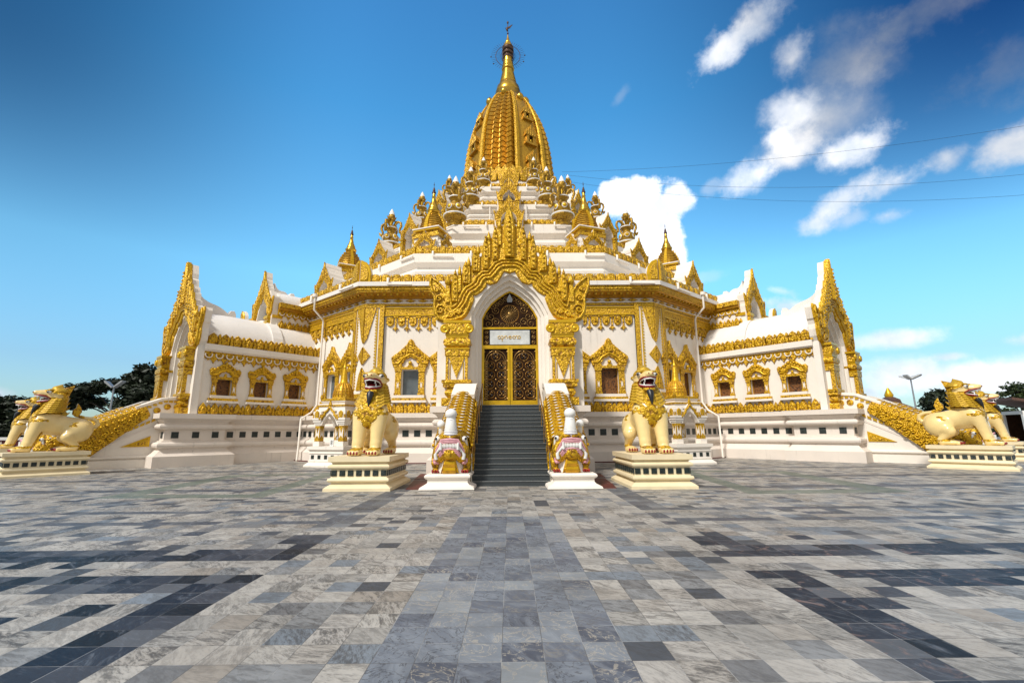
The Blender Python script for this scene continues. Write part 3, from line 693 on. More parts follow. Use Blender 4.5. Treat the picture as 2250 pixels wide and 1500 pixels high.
        if par:
            p = MB()
            for k in range(-2, 3):
                p.M = rot(40*k); y = -(A+.18); hw = (A+.18)*T20
                antefix_row(p, -hw, hw, y, zt, pitch, par_h, 'gold', True, 'panel', .12)
                p.box(-hw, hw, y, y+.1, zt-.02, zt+par_h*.85, 'gold')
            p.build('terrace_parapet', hall)
    terr(18.3, 10.25, 14.15, 'terrace', None, .62)
    terr(16.0, 14.15, 15.2, 'terrace', None, .3, False)
    terr(12.9, 14.15, 18.95, 'terrace', None, .50)
    terr(9.9, 19.35, 22.4, 'terrace', .62, .46, True, .5)
    terr(9.9, 18.95, 19.34, 'terrace', None, .3, False)
    terr(7.1, 22.4, 25.85, 'terrace', None, .42, True, .45)
    terr(5.2, 25.85, 27.4, 'terrace', None, .3, False)
    # niche gables on the axis of every face, one per terrace
    for k in (-80, -40, 0, 40, 80):
        for i, (r, zb, zt, W) in enumerate(((21.7, 10.25, 14.3, 2.7), (17.15, 14.15, 17.75, 2.6), (14.1, 17.3, 21.3, 2.6), (10.7, 20.9, 25.1, 2.35), (7.5, 24.6, 28.0, 2.0))):
            if k == 0 and i < 2: continue
            n = MB(); s = W/7.16; n.M = rot(k) @ Matrix.Translation((0, -r, zb))
            Hh = zt-zb; sz = Hh*.60/5.5
            n.M = n.M @ Matrix.Diagonal((s, s*.9, sz, 1)) @ Matrix.Translation((0, 0, -6.27+Hh*.40/sz))
            pediment(n, 1.5/s, 'gold', 'white', True)
            n.M = rot(k) @ Matrix.Translation((0, -r, zb))
            zc = Hh*.42
            for q in (-1, 1):
                a, b = q*W*.27, q*W*.40
                n.box(min(a, b), max(a, b), -.12, .2, 0, zc, 'gold'); n.box(min(a, b)-.06, max(a, b)+.06, -.18, .22, zc-.18, zc, 'gold'); n.box(min(a, b)-.04, max(a, b)+.04, -.16, .21, zc-.42, zc-.32, 'golds')
                n.box(min(a, b)-.08, max(a, b)+.08, -.2, .23, -.1, .22, 'gold')
                n.box(min(q*W*.29, q*W*.46), max(q*W*.29, q*W*.46), .2, 3.0, -.05, zc+.1, 'white')
                n.box(min(q*W*.46, q*W*.50), max(q*W*.46, q*W*.50), .25, 3.0, zc-.3, zc+.05, 'gold')
            n.box(-W*.3, W*.3, 1.15, 3.0, -.1, zc+Hh*.28, 'white2')
            n.M = n.M @ Matrix.Rotation(R_(90), 4, 'Z')
            # vault running back to the terrace wall
            v = [(W*.46*cos(a), zc+.08+W*.42*sin(a)) for a in [pi*j/10 for j in range(11)]]
            n.prism(v, -3.0, -.5, 'white2') if False else None
            n.M = rot(k) @ Matrix.Translation((0, -r, zb))
            outer = [(W*.47*cos(a), zc+.05+W*.40*sin(a)) for a in [pi*j/12 for j in range(13)]]
            inner = [(W*.29*cos(a), zc-.05+W*.30*sin(a)) for a in [pi*j/12 for j in range(13)]]
            n.prism(outer+inner[::-1], .5, 3.2, 'white2')
            n.build('niche', hall)
hall_parts()

def tower():
    # dome: four ribbed sides with stepped plates, four smooth panels with small niches
    Z = [28.6, 31.5, 33.0, 35.0, 36.9, 39.2, 41.3, 42.1]; RR = [5.25, 5.05, 4.85, 4.49, 3.98, 3.17, 2.25, 1.46]
    Rz = lambda z: float(np.interp(z, Z, RR)) 
    from numpy import polyfit, polyval
    pf = polyfit(Z, RR, 4); Rz = lambda z: float(polyval(pf, z))*(.935+.06*sin(pi*max(0, min(1, (z-32)/10))))
    sk = MB()
    sk.lathe([(5.0, 27.3), (5.6, 27.4), (5.6, 27.6), (5.3, 27.9), (5.3, 28.6)], 36, 'white')
    for i in range(44):
        sk.M = rot(i*360/44); w_ = 2*pi*5.5/44
        sk.prism(shift(leaf_pts(w_*.95, 1.35, 4, .5), 0, 27.7), -5.75, -5.45, 'gold', .06)
        sk.prism(shift(leaf_pts(w_*.95, 1.1, 4, .5), w_*.5, 28.5), -5.5, -5.2, 'gold', .06)
    sk.build('dome_skirt', hall)
    core = MB(); N = 72
    pr = [(Rz(z)*.985, z) for z in np.linspace(28.4, 42.1, 30)]
    core.lathe([(r, z) for r, z in pr], N, 'dome', (0, 0, 0), True); core.build('dome', hall)
    NT_ = 19
    for q in range(4):
        zig = MB(); zc = -13+90*q          # azimuth of the ribbed side
        zs = np.linspace(28.8, 41.6, NT_+1)
        cols = 4; span = 43
        for i in range(NT_):
            za, zb = float(zs[i]), float(zs[i+1])
            ring0 = []; ring1 = []; back0 = []; back1 = []
            for j in range(cols*2+1):
                az = R_(zc-span/2+span*j/(cols*2)); out = j % 2
                ra = Rz(za)*(.975+.15*out)+.06; rb = Rz(zb)*(.965+.14*out)+.01
                dz = -.20*out
                d = (sin(az), -cos(az))
                ring0.append((d[0]*ra, d[1]*ra, za+dz)); ring1.append((d[0]*rb, d[1]*rb, zb+dz*.6))
                rin = Rz(za)*.96; back0.append((d[0]*rin, d[1]*rin, za+.05))
            n = len(ring0); vs = ring0+ring1+back0; fs = []
            for j in range(n-1):
                fs.append((j, j+1, n+j+1, n+j)); fs.append((2*n+j, 2*n+j+1, j+1, j))
            zig.add(vs, fs, 'dome')
        zig.build('ribbed_side', hall)
        bands = MB()
        for s in (-1, 1):
            for da, wd, m in ((span/2+2.6, 2.0, 'goldf'),):
                az = R_(zc+s*da); 
                pts = []
                for z in np.linspace(28.7, 41.6, 24):
                    r = Rz(z)*1.02+.05; pts.append((sin(az)*r, -cos(az)*r, float(z)))
                bands.tube(pts, [max(.08, .30*Rz(p[2])/5) for p in pts], 6, m, False)
            for da in (span/2+.2, span/2+5.0):
                az = R_(zc+s*da)
                pts = [(sin(az)*(Rz(z)*1.02+.08), -cos(az)*(Rz(z)*1.02+.08), float(z)) for z in np.linspace(28.7, 41.4, 24)]
                bands.tube(pts, .06, 5, 'golds')
                for z in np.linspace(28.8, 41, 62):
                    r = Rz(z)*1.02+.16; bands.ball((sin(az)*r, -cos(az)*r, float(z)), .075, 'golds', 6)
        bands.build('beaded_band', hall)
        pa = zc+45
        for (z, s) in ((30.0, 1.0), (33.5, .92), (36.9, .78)):
            pn = MB(); r = Rz(z); tilt = math.atan((Rz(z+1)-Rz(z-1))/2)
            pn.M = rot(pa) @ Matrix.Translation((0, -r, z)) @ Matrix.Rotation(tilt*.5, 4, 'X') @ Matrix.Diagonal((s, s*.62, s, 1))
            pn.box(-.85, .85, -.5, .3, -.7, -.45, 'dome'); pn.box(-.62, -.28, -.42, .3, -.45, .5, 'dome'); pn.box(.28, .62, -.42, .3, -.45, .5, 'dome')
            pn.box(-.3, .3, -.08, .3, -.45, .6, 'dark'); pn.box(-.8, .8, -.5, .3, .5, .68, 'dome')
            for i in range(5):
                x = -.6+.3*i; pn.prism(shift(leaf_pts(.28, .75+.35*(2-abs(i-2)), 4, .5), x, .6), -.55, .1, 'dome', .06)
            pn.ball((0, -.25, -.15), .14, 'golds', 6, (1, 1, 1.6))
            pn.build('dome_niche', hall)
    for q in range(8):
        kn = MB(); a = R_(-13+45*q); r = Rz(41.2)+.1 if q % 2 == 0 else Rz(40.6)+.15
        z = 41.2 if q % 2 == 0 else 40.4
        kn.lathe([(.02, -.4), (.42, -.2), (.46, .1), (.3, .4), (.02, .75)], 10, 'spire', (sin(a)*r, -cos(a)*r, z))
        kn.build('dome_bud', hall)
    sp = MB()
    pr = [(1.9, 41.3), (1.75, 41.8), (1.6, 41.9), (1.62, 42.5), (1.5, 42.62), (1.56, 42.75), (1.5, 42.9), (1.42, 43.4), (1.2, 43.7), (1.1, 43.8), (1.08, 43.95)]
    z = 43.95; r = 1.06
    while z < 45.9:
        pr += [(r, z), (r+.02, z+.09), (r-.05, z+.13)]; z += .16; r -= .034
    pr += [(.66, 46.0), (.78, 46.08), (.78, 46.2), (.64, 46.26), (.62, 46.5), (.72, 46.6), (.62, 46.7), (.60, 46.85), (.66, 46.95), (.60, 47.05), (.56, 47.3), (.58, 47.6), (.50, 48.0)]
    sp.lathe(pr, 24, 'spire'); sp.build('spire', hall)
    ht = MB()
    ht.lathe([(.50, 47.7), (.62, 47.75), (.62, 47.95), (.52, 48.0), (.54, 48.3), (.64, 48.35), (.64, 48.6), (.54, 48.65), (.56, 48.9), (.68, 48.95), (.70, 49.35), (.60, 49.4)], 16, 'rust')
    for i in range(24):
        a = 2*pi*i/24
        for zz in (47.7, 48.3, 48.9): ht.box(cos(a)*.7-.03, cos(a)*.7+.03, sin(a)*.7-.03, sin(a)*.7+.03, zz-.1, zz+.16, 'rust')
    ht.lathe([(.72, 49.3), (.66, 49.5), (.50, 49.7), (.52, 49.78), (.36, 50.0), (.38, 50.08), (.24, 50.4), (.12, 50.9), (.05, 51.3)], 16, 'spire')
    ht.tube([(0, 0, 51.2), (0, 0, 53.2)], .055, 6, 'rust'); ht.ball((0, 0, 51.5), .12, 'rust', 8); ht.ball((0, 0, 53.15), .13, 'rust', 8, (1, 1, 1.6))
    ht.build('umbrella_finial', hall)
    bd = MB()
    bd.tube([(-.05, 0, 51.9), (-.1, 0, 52.1), (-.02, 0, 52.35), (.02, 0, 52.5)], [.10, .15, .13, .05], 8, 'rust')
    bd.prism([(0, 52.2), (.3, 52.35), (.62, 52.85), (.4, 52.72), (.1, 52.5)], -.05, .05, 'rust'); bd.prism([(-.1, 52.25), (-.3, 52.3), (-.16, 52.4)], -.05, .05, 'rust')
    bd.build('weathervane', hall)
    ha = MB(); hc = (0, .3, 48.45)
    def ring(r): return [(r*cos(2*pi*i/40), .3, 48.45+r*sin(2*pi*i/40)) for i in range(40)]
    ha.tube(ring(1.55), .035, 4, 'rust', True, True); ha.tube(ring(.9), .02, 4, 'rust', True, True)
    for i in range(44):
        a = 2*pi*i/44; r1 = 2.15
        ha.tube([(.6*cos(a), .3, 48.45+.6*sin(a)), (r1*cos(a), .3, 48.45+r1*sin(a))], .018, 4, 'rust')
    for a in (.05, -.4, 3.2, 3.7): ha.ball((2.15*cos(a), .3, 48.45+2.15*sin(a)), .09, 'rust', 6)
    ha.build('radiating_halo', hall)
tower()

# ================================================================== ENTRANCE WINGS
GY = 30.1
def arch_pts(hw, zs, za, n=10):
    """pointed arch from the left foot over the apex to the right foot, (x, z)"""
    L = []
    for i in range(n+1):
        t_ = i/n; q = float(np.interp(t_, (0, .2, .4, .6, .8, 1), (1, .87, .67, .386, .16, 0))); x = -hw*q; z = zs+(za-zs)*float(np.interp(t_, (0, .2, .4, .6, .8, 1), (0, .26, .54, .78, .93, 1)))
        L.append((x, z))
    return L+[(-x, z) for x, z in L[:-1][::-1]]
def wing_podium(s, yf, H2, root):
    pod = MB(); H1 = 2.72; D = 7.2
    path = [(-H1, D), (-H1, 1.9), (-H2, 1.9), (-H2, yf), (-1.42, yf)]
    if s > 0: path = [(-x, y) for x, y in path[::-1]]
    pod.sweep(PODIUM[:-1]+[(-.3, 2.69)], path, 'pod')
    pod.box(min(s*1.42, s*H2), max(s*1.42, s*H2), yf+.01, 1.2, 2.2, 2.672, 'pod')
    pod.box(min(s*1.40, s*1.43), max(s*1.40, s*1.43), yf-.35, 1.2, 0, 2.66, 'white')
    if s < 0: tiles_on(pod, (-H1, D), (-H1, 1.95)); tiles_on(pod, (-H2, 1.9), (-H2, yf), .62); tiles_on(pod, (-H2, yf), (-2.3, yf), .5)
    else: tiles_on(pod, (H1, 1.95), (H1, D)); tiles_on(pod, (H2, yf), (H2, 1.9), .62); tiles_on(pod, (2.3, yf), (H2, yf), .5)
    return pod.build('podium', root)
wing_grp = 'gabled entrance wings round the pagoda'
def make_wing():
    root = thing('entrance_wing', 'front entrance wing with golden double doors and white name plate', 'entrance hall', (0, CY-GY, 0), 0, wing_grp)
    D = 7.2
    for s in (-1, 1): wing_podium(s, .05, 2.92, root)
    w = MB()
    wy = [1.6, 3.55, 5.55]
    for s in (-1, 1):
        X = Matrix.Rotation(R_(90*s), 4, 'Z')    # face normal to +-x
        # local frame: x' along the wall, y' = -outward
        an = MB(); an2 = MB(); fr = MB(); co = MB(); an3 = MB(); fr3 = MB(); co3 = MB()
        for b in (w, an, an2, fr, co, an3, fr3, co3): b.M = X
        to = lambda yy: s*yy
        u = [to(v) for v in wy]
        holes = [(q-.39, q+.39, 3.72, 4.62) for q in u]
        a, b = sorted((to(.40), to(D)))
        wall_holes(w, a, b, 2.6, 6.2, holes, -3.0, 'white')
        antefix_row(an, a, b, -3.02, 2.69, .58, .62, 'gold', True, 'leaf', .12)
        fr.box(a, b, -3.08, -3.0, 5.72, 6.16, 'gold')
        n = int((b-a)/.5); st = (b-a)/n
        for i in range(n):
            c = a+st*(i+.5); fr.tube([(c+.17*cos(t_), -3.10, 5.92-.17*sin(t_)) for t_ in np.linspace(-.4, pi+.4, 9)], .035, 5, 'white'); fr.ball((c, -3.09, 5.9), .07, 'gold', 6)
            fr.prism([(c-.12, 5.74), (c+.12, 5.74), (c, 5.60)], -3.08, -3.0, 'gold', .02); fr.prism([(c+st/2-.2, 5.74), (c+st/2+.2, 5.74), (c+st/2+.08, 5.6), (c+st/2, 5.44), (c+st/2-.08, 5.6)], -3.1, -3.0, 'gold', .03)
        co.box(a, b, -3.26, -2.6, 6.18, 6.50, 'white'); co.box(a, b, -3.16, -2.7, 6.10, 6.18, 'white')
        antefix_row(an2, a+.05, b, -3.10, 6.50, .60, .66, 'gold', True, 'arch', .12)
        co.box(a, b, -3.1, -3.0, 6.5, 6.95, 'goldd')
        # upper storey
        a2, b2 = sorted((to(4.7), to(D+1.2)))
        w.box(a2, b2, -1.55, -1.3, 7.6, 10.0, 'white')
        antefix_row(an3, a2, b2, -1.56, 8.32, .50, .60, 'gold', True, 'leaf', .1)
        fr3.box(a2, b2, -1.64, -1.5, 9.2, 9.56, 'gold')
        n = int((b2-a2)/.46); st = (b2-a2)/n
        for i in range(n):
            c = a2+st*(i+.5); fr3.tube([(c+.15*cos(t_), -1.66, 9.36-.15*sin(t_)) for t_ in np.linspace(0, pi, 7)], .03, 5, 'white'); fr3.prism([(c-.16, 9.22), (c+.16, 9.22), (c, 8.98)], -1.63, -1.5, 'gold', .03)
        co3.box(a2, b2, -1.78, -1.5, 9.56, 9.72, 'goldd'); co3.box(a2, b2, -1.88, -1.5, 9.72, 10.02, 'gold')
        an.build('petal_skirting', root); an2.build('roof_antefix', root); fr.build('frieze', root); co.build('cornice', root); an3.build('upper_skirting', root); fr3.build('upper_frieze', root); co3.build('upper_cornice', root)
    w.M = Matrix.Identity(4)
    w.build('wall', root)
    for s in (-1, 1):
        for v in wy:
            bs = [MB() for _ in range(4)]
            for b in bs: b.M = Matrix.Rotation(R_(90*s), 4, 'Z')
            window(bs, s*v, .39, 3.72, 4.62, -3.0, 5.62, True, 1)
            o = bs[0].build('window', root); bs[1].build('frame', o); bs[2].build('pediment', o); bs[3].build('sill', o)
    rf = MB()
    def vault(a, b_, z0, y0, y1, n=16):
        pts = [(a*cos(pi*i/n), z0+b_*sin(pi*i/n)) for i in range(n+1)]
        vs = [(x, y, z) for y in (y0, y1) for x, z in pts]; k = n+1
        rf.add(vs, [(i+1, i, k+i, k+i+1) for i in range(n)], 'white2', True)
        if y0 > 2: rf.add([(x, y0, z) for x, z in pts], [list(range(k))[::-1]], 'white2')
    vault(2.72, 2.35, 6.5, .44, D+.2); vault(1.62, 1.05, 10.0, 4.75, D+1.4)
    # thick rib where the upper gable meets the vault
    pts = [(2.82*cos(pi*i/16), 6.5+2.45*sin(pi*i/16)) for i in range(17)]; pts2 = [(1.2*x/2.82, 6.5) for x in ()]
    rf.prism(pts, 4.15, 4.75, 'white2')
    rf.build('vaulted_roof', root)
    ug = MB(); s_ = .46; sz = .60
    ug.M = Matrix.Translation((0, 4.30, 0)) @ Matrix.Diagonal((s_, s_, sz, 1)) @ Matrix.Translation((0, 0, 9.15/sz-6.27)); pediment(ug, 1.0, 'goldp', 'white', True)
    ug.M = Matrix.Identity(4)
    A = arch_pts(.82, 9.1, 10.6, 6); poly = [(-1.5, 8.0), (-1.5, 9.6), (-1.0, 10.9), (0, 11.2), (1.0, 10.9), (1.5, 9.6), (1.5, 8.0), (.82, 8.0)]+A[::-1]+[(-.82, 8.0)]
    ug.prism(poly, 4.36, 5.0, 'white')
    ug.box(-.8, .8, 4.82, 4.9, 7.9, 10.7, 'glass'); ug.box(-.9, .9, 4.4, 4.8, 7.9, 8.35, 'white2')
    for s in (-1, 1):
        a, b = sorted((s*.86, s*1.34)); ug.box(a, b, 4.2, 4.5, 7.9, 9.2, 'goldp')
        for z in (8.95, 8.6): ug.box(a-.05, b+.05, 4.14, 4.52, z, z+.16, 'golds')
        a, b = sorted((s*1.48, s*1.58)); ug.box(a, b, 4.4, 5.02, 9.0, 9.2, 'golds')
    ug.build('upper_gable', root)
    # ridge scrolls
    def crest(y0, z0, y1, z1, zbase):
        top = []
        for i in range(9):
            t_ = i/8; top.append((y0+(y1-y0)*t_, z0+(z1-z0)*(t_**.62)+.10*sin(t_*pi*2)*-1))
        poly = [(y0, zbase)]+top+[(y1+.12, z1+.22), (y1+.34, z1+.24), (y1+.44, z1+.02), (y1+.44, zbase)]
        rs = MB(); rs.M = Matrix.Rotation(R_(90), 4, 'Z')
        rs.prism(poly, -.2, .2, 'white2', .03); rs.build('ridge_scroll', root)
    crest(.42, 10.4, 2.3, 9.05, 8.4); crest(4.9, 11.75, 5.9, 11.05, 10.7)
    # main gable
    g = MB(); pediment(g, .46); g.build('pediment', root)
    gw = MB()
    A1 = arch_pts(1.68, 6.66, 8.52); A2 = arch_pts(1.52, 6.66, 8.30); A3 = arch_pts(1.38, 6.66, 8.1); A4 = arch_pts(1.26, 6.66, 7.93)
    def arch_full(A): return [(A[0][0], 2.68)]+A+[(A[-1][0], 2.68)]
    rings = [(arch_full(A1), .10), (arch_full(A1), .28), (arch_full(A2), .28), (arch_full(A2), .50), (arch_full(A3), .50), (arch_full(A3), .70), (arch_full(A4), .70), (arch_full(A4), .95)]
    for (Ra, ya), (Rb, yb) in zip(rings[:-1], rings[1:]):
        n = len(Ra); vs = [(x, ya, z) for x, z in Ra]+[(x, yb, z) for x, z in Rb]
        gw.add(vs, [(i, i+1, n+i+1, n+i) for i in range(n-1)], 'white')
    Ra = arch_full(A1); outr = [(max(-3.12, min(3.12, x*1.9 if abs(x) > 1.2 else x*1.9)), (z if z < 6.6 else min(9.3, z+.9))) for x, z in Ra]
    outr = [(-3.12 if i < 4 else (3.12 if i > len(Ra)-5 else p[0]), p[1]) for i, p in enumerate(outr)]
    n = len(Ra); vs = [(x, .10, z) for x, z in Ra]+[(x, .10, z) for x, z in outr]
    gw.add(vs, [(n+i, n+i+1, i+1, i) for i in range(n-1)], 'white')
    for s in (-1, 1):
        gw.box(min(s*2.75, s*3.12), max(s*2.75, s*3.10), .11, .44, 2.68, 6.62, 'white')
        gw.box(min(s*2.7, s*3.12), max(s*2.7, s*3.08), .12, .44, 6.62, 7.6, 'white')
    gw.build('gable_wall', root)
    for s in (-1, 1):                                      # gilded gate columns
        c = MB(); c.M = Matrix.Translation((s*2.24, 0, 0))
        def rb(h, d, z0, z1, m, r=0):
            c.box(-h, h, -d, .14, z0, z1, m)
        rb(.60, .34, 2.70, 3.02, 'gold')
        pr = [(.34, 3.02), (.42, 3.06), (.50, 3.14), (.53, 3.24), (.50, 3.34), (.42, 3.40), (.44, 3.44), (.60, 3.47), (.60, 3.62), (.66, 3.64), (.66, 3.76), (.5, 3.78)]
        c.lathe(pr, 4, 'gold', (0, 0, 0), False, 1.414/1.0*.92, 1.0*.8, pi/4)
        rb(.44, .24, 3.76, 4.80, 'white')
        c.prism([(-.36, 4.78), (.36, 4.78), (0, 3.82)], -.30, -.2, 'goldf', .02)
        for q in (-1, 1):
            c.box(min(q*.35, q*.46), max(q*.35, q*.46), -.29, -.1, 3.76, 4.8, 'goldf'); c.box(min(q*.26, q*.30), max(q*.26, q*.30), -.275, -.2, 3.76, 4.5, 'golds')
        rb(.50, .32, 4.78, 5.06, 'gold'); rb(.53, .34, 5.06, 5.12, 'golds')
        c.lathe([(.40, 5.12), (.50, 5.16), (.60, 5.24), (.63, 5.35), (.60, 5.46), (.50, 5.54), (.42, 5.56)], 4, 'gold', (0, 0, 0), False, 1.3, .82, pi/4)
        rb(.47, .3, 5.56, 5.66, 'golds'); rb(.50, .33, 5.66, 5.72, 'golds'); rb(.48, .36, 5.72, 6.20, 'gold'); rb(.58, .38, 6.18, 6.30, 'golds')
        for q in (-1, 1):
            c.M = Matrix.Translation((s*2.24+q*.52, -.34, 5.93)) @ Matrix.Rotation(R_(90), 4, 'X')
            c.lathe([(.19, 0), (.20, .05), (.16, .08), (.13, .05), (.06, .06), (.04, .1)], 12, 'golds')
        c.build('gate_column', root)
    # doors
    for s in (-1, 1):
        d = MB(); y = .80; x0, x1 = sorted((s*.01, s*1.24))
        d.box(x0, x1, y+.03, y+.07, 2.77, 5.34, 'dark')
        fw = .10
        for (a, b, c_, e) in ((x0, x0+fw, 2.77, 5.34), (x1-fw, x1, 2.77, 5.34), (x0+fw, x1-fw, 2.77, 2.97), (x0+fw, x1-fw, 5.26, 5.34)):
            d.box(a, b, y-.05, y+.03, c_, e, 'golds')
        xa, xb = x0+fw, x1-fw; W = xb-xa
        leaf = d.build('door_leaf', root)
        l = MB()
        cw = W/2; r = cw*.40
        for i in range(2):
            for j in range(5):
                cx = xa+cw*(i+.5); cz = 3.06+(j+.5)*.415
                if j == 4: cx = xa+W/2+(i-.5)*.0
                if j == 4 and i: continue
                l.tube([(cx+r*cos(2*pi*k/14), y+.02, cz+r*.92*sin(2*pi*k/14)) for k in range(14)], .018, 4, 'brass', False, True)
                for k in range(4):
                    a = pi/4+pi/2*k; l.ball((cx+r*.5*cos(a), y+.02, cz+r*.5*sin(a)), r*.30, 'lat', 6, (1, .3, 1))
                l.ball((cx, y+.015, cz), r*.16, 'brass', 6, (1, .4, 1))
        l.tube([(xa+.06, y+.02, 3.0), (xa+.06, y+.02, 4.75)]+[(xa+W/2-(W/2-.06)*cos(t_), y+.02, 4.75+.45*sin(t_)) for t_ in np.linspace(.2, pi-.2, 9)]+[(xb-.06, y+.02, 4.75), (xb-.06, y+.02, 3.0)], .02, 4, 'brass')
        l.tube([(xa+.14, y+.02, 3.0), (xa+.14, y+.02, 4.7)]+[(xa+W/2-(W/2-.14)*cos(t_), y+.02, 4.7+.38*sin(t_)) for t_ in np.linspace(.2, pi-.2, 9)]+[(xb-.14, y+.02, 4.7), (xb-.14, y+.02, 3.0)], .014, 4, 'brass')
        for i in range(16):
            zz = 3.02+i*.11
            for xx in (xa+.1, xb-.1): l.box(xx-.02, xx+.02, y+.012, y+.03, zz, zz+.05, 'brass')
        for i in range(3):
            for j in range(6): l.ball((xa+cw*i, y+.02, 3.06+j*.415), .045, 'brass', 6, (1, .4, 1))
        l.build('lattice', leaf)
    y = .80
    tr = MB()
    tr.box(-1.28, 1.28, y-.05, y+.05, 5.34, 5.42, 'golds'); tr.box(-1.28, 1.28, y-.05, y+.05, 6.16, 6.24, 'golds')
    for s in (-1, 1): tr.box(min(s*1.20, s*1.28), max(s*1.20, s*1.28), y-.05, y+.05, 5.42, 6.16, 'golds'); tr.box(min(s*1.24, s*1.30), max(s*1.24, s*1.30), y-.06, y+.06, 2.75, 5.34, 'golds')
    tr.box(-1.2, 1.2, y+.03, y+.07, 5.42, 6.16, 'dark')
    for s in (-1, 1):
        for k in range(3): tr.tube([(s*1.05+.10*cos(i*.9)*(1-i/14), y+.02, 5.54+k*.24+.10*sin(i*.9)*(1-i/14)) for i in range(12)], .014, 4, 'brass')
    rim = arch_full(A4); rim = [(x*.985, max(z, 6.24)) for x, z in A4]
    tr.tube([(x*.985, y, z-.02) for x, z in [(-1.26, 6.24)]+A4+[(1.26, 6.24)]], .05, 5, 'golds', False)
    tr.build('transom', root)
    ty = MB()
    ty.prism([(-1.25, 6.2)]+[(x*.99, z) for x, z in A4]+[(1.25, 6.2)], y+.03, y+.07, 'dark')
    wc = (-.0, 6.87)
    for r in (.42, .40): ty.tube([(wc[0]+r*cos(2*pi*k/28), y+.015, wc[1]+r*sin(2*pi*k/28)) for k in range(28)], .015, 4, 'brass', False, True)
    for k in range(24):
        a = 2*pi*k/24; ty.tube([(wc[0]+.1*cos(a), y+.015, wc[1]+.1*sin(a)), (wc[0]+.4*cos(a), y+.015, wc[1]+.4*sin(a))], .011, 4, 'brass')
    ty.ball((wc[0], y+.015, wc[1]), .1, 'brass', 10, (1, .3, 1))
    rnd = random.Random(3)
    for s in (-1, 1):
        for (cx, cz, r, t0, dirn) in ((.62, 6.5, .16, 0, 1), (.85, 6.75, .17, 1, -1), (.95, 6.42, .16, 2, 1), (.62, 7.05, .15, 0, -1), (.42, 7.42, .13, 1, 1), (.18, 7.55, .11, 3, -1), (.78, 7.22, .12, 2, 1), (.35, 6.36, .12, 0, -1), (1.08, 6.7, .10, 1, 1), (.12, 6.36, .09, 1, 1), (.55, 7.3, .09, 2, -1)):
            ty.tube([(s*(cx+r*1.25*(1-i/17)*cos(t0+dirn*i*.62)), y+.015, cz+r*1.25*(1-i/17)*sin(t0+dirn*i*.62)) for i in range(16)], .013, 4, 'brass')
    ty.prism([(0, 7.82), (-.13, 7.56), (-.1, 7.42), (.1, 7.42), (.13, 7.56)], y-.005, y+.02, 'grey')
    ty.build('tympanum', root)
    return root
wing = make_wing()
for k, lb in ((-40, 'left hand entrance wing with its gable turned away to the left'), (40, 'right hand entrance wing with its gable turned away to the right')):
    a = R_(k); wg = dup(wing, lb, (GY*sin(a), CY-GY*cos(a), 0), a)
    for ch in list(wg.children):                  # the side wings stand on a deeper porch podium
        if ch.name.startswith('podium'):
            s_ = 1 if ch.data.vertices[0].co.x > 0 else -1
            bpy.data.objects.remove(ch); wing_podium(s_, -.85, 3.05, wg)

# name plate over the front door (its own thing: it hangs on the door screen)
def plate():
    root = thing('name_plate', 'white rectangular plate with golden round script above the door', 'sign', (0, CY-GY+.76, 5.45))
    b = MB(); b.box(-.885, .885, -.03, .03, 0, .64, 'sign'); b.box(-.93, .93, -.0, .05, -.04, .68, 'black'); b.build('plate', root)
    t = MB(); r = .062; z0 = .32; yy = -.045
    def arc(cx, cz, a0, a1, r_=r, n=14): return [(cx+r_*cos(R_(a0+(a1-a0)*i/n)), yy, cz+r_*sin(R_(a0+(a1-a0)*i/n))) for i in range(n+1)]
    T_ = lambda p: t.tube(p, .014, 5, 'golds')
    x = -.48
    T_(arc(x, z0, 175, -90-60)); T_(arc(x+.125, z0, -130, 130))                       # sa
    t.tube([(x+.135, yy, z0-.065), (x+.135, yy, z0-.13)], .013, 5, 'golds'); t.prism([(x+.11, z0-.16), (x+.17, z0-.16), (x+.14, z0-.10)], yy-.012, yy+.02, 'golds')
    T_(arc(x+.30, z0, -60, 240))                                                       # ga
    T_(arc(x+.49, z0, 40, 330)); t.tube([(x+.56, yy, z0+.02), (x+.48, yy, z0), (x+.45, yy, z0+.025)], .012, 5, 'golds')   # e
    T_(arc(x+.66, z0, 0, 360, r, 18)); T_(arc(x+.775, z0, 180, -70)); T_(arc(x+.89, z0, 150, -130))   # ta, aa
    t.build('lettering', root)
plate()

# ------------------------------------------------------------------ stairs
def make_stairs():
    root = thing('staircase', 'dark granite front stairs of eighteen steps up to the golden doors', 'stairs', (0, CY-34.85, 0), 0, 'granite stairs of the entrance wings')
    st = MB(); nz = MB(); n = 18; top = 2.75; y0 = 0; run = .300
    for i in range(n):
        z1 = top*(i+1)/n; z0 = top*i/n; y = run*i
        st.box(-1.38, 1.38, y, 5.6, z0 if i else 0, z1, 'granite') if i == 0 else st.box(-1.38, 1.38, y, 5.6-.002*i, z0+.001, z1, 'granite')
        nz.box(-1.38, 1.38, y-.025, y+.04, z1-.022, z1+.003, 'nosing')
    st.build('steps', root); nz.build('nosing', root)
    return root
stairs = make_stairs()
for k, lb in ((-40, 'granite stairs of the left hand entrance wing behind its dragon balustrade'), (40, 'granite stairs of the right hand entrance wing behind its dragon balustrade')):
    a = R_(k); dup(stairs, lb, (34.85*sin(a), CY-34.85*cos(a), 0), a)

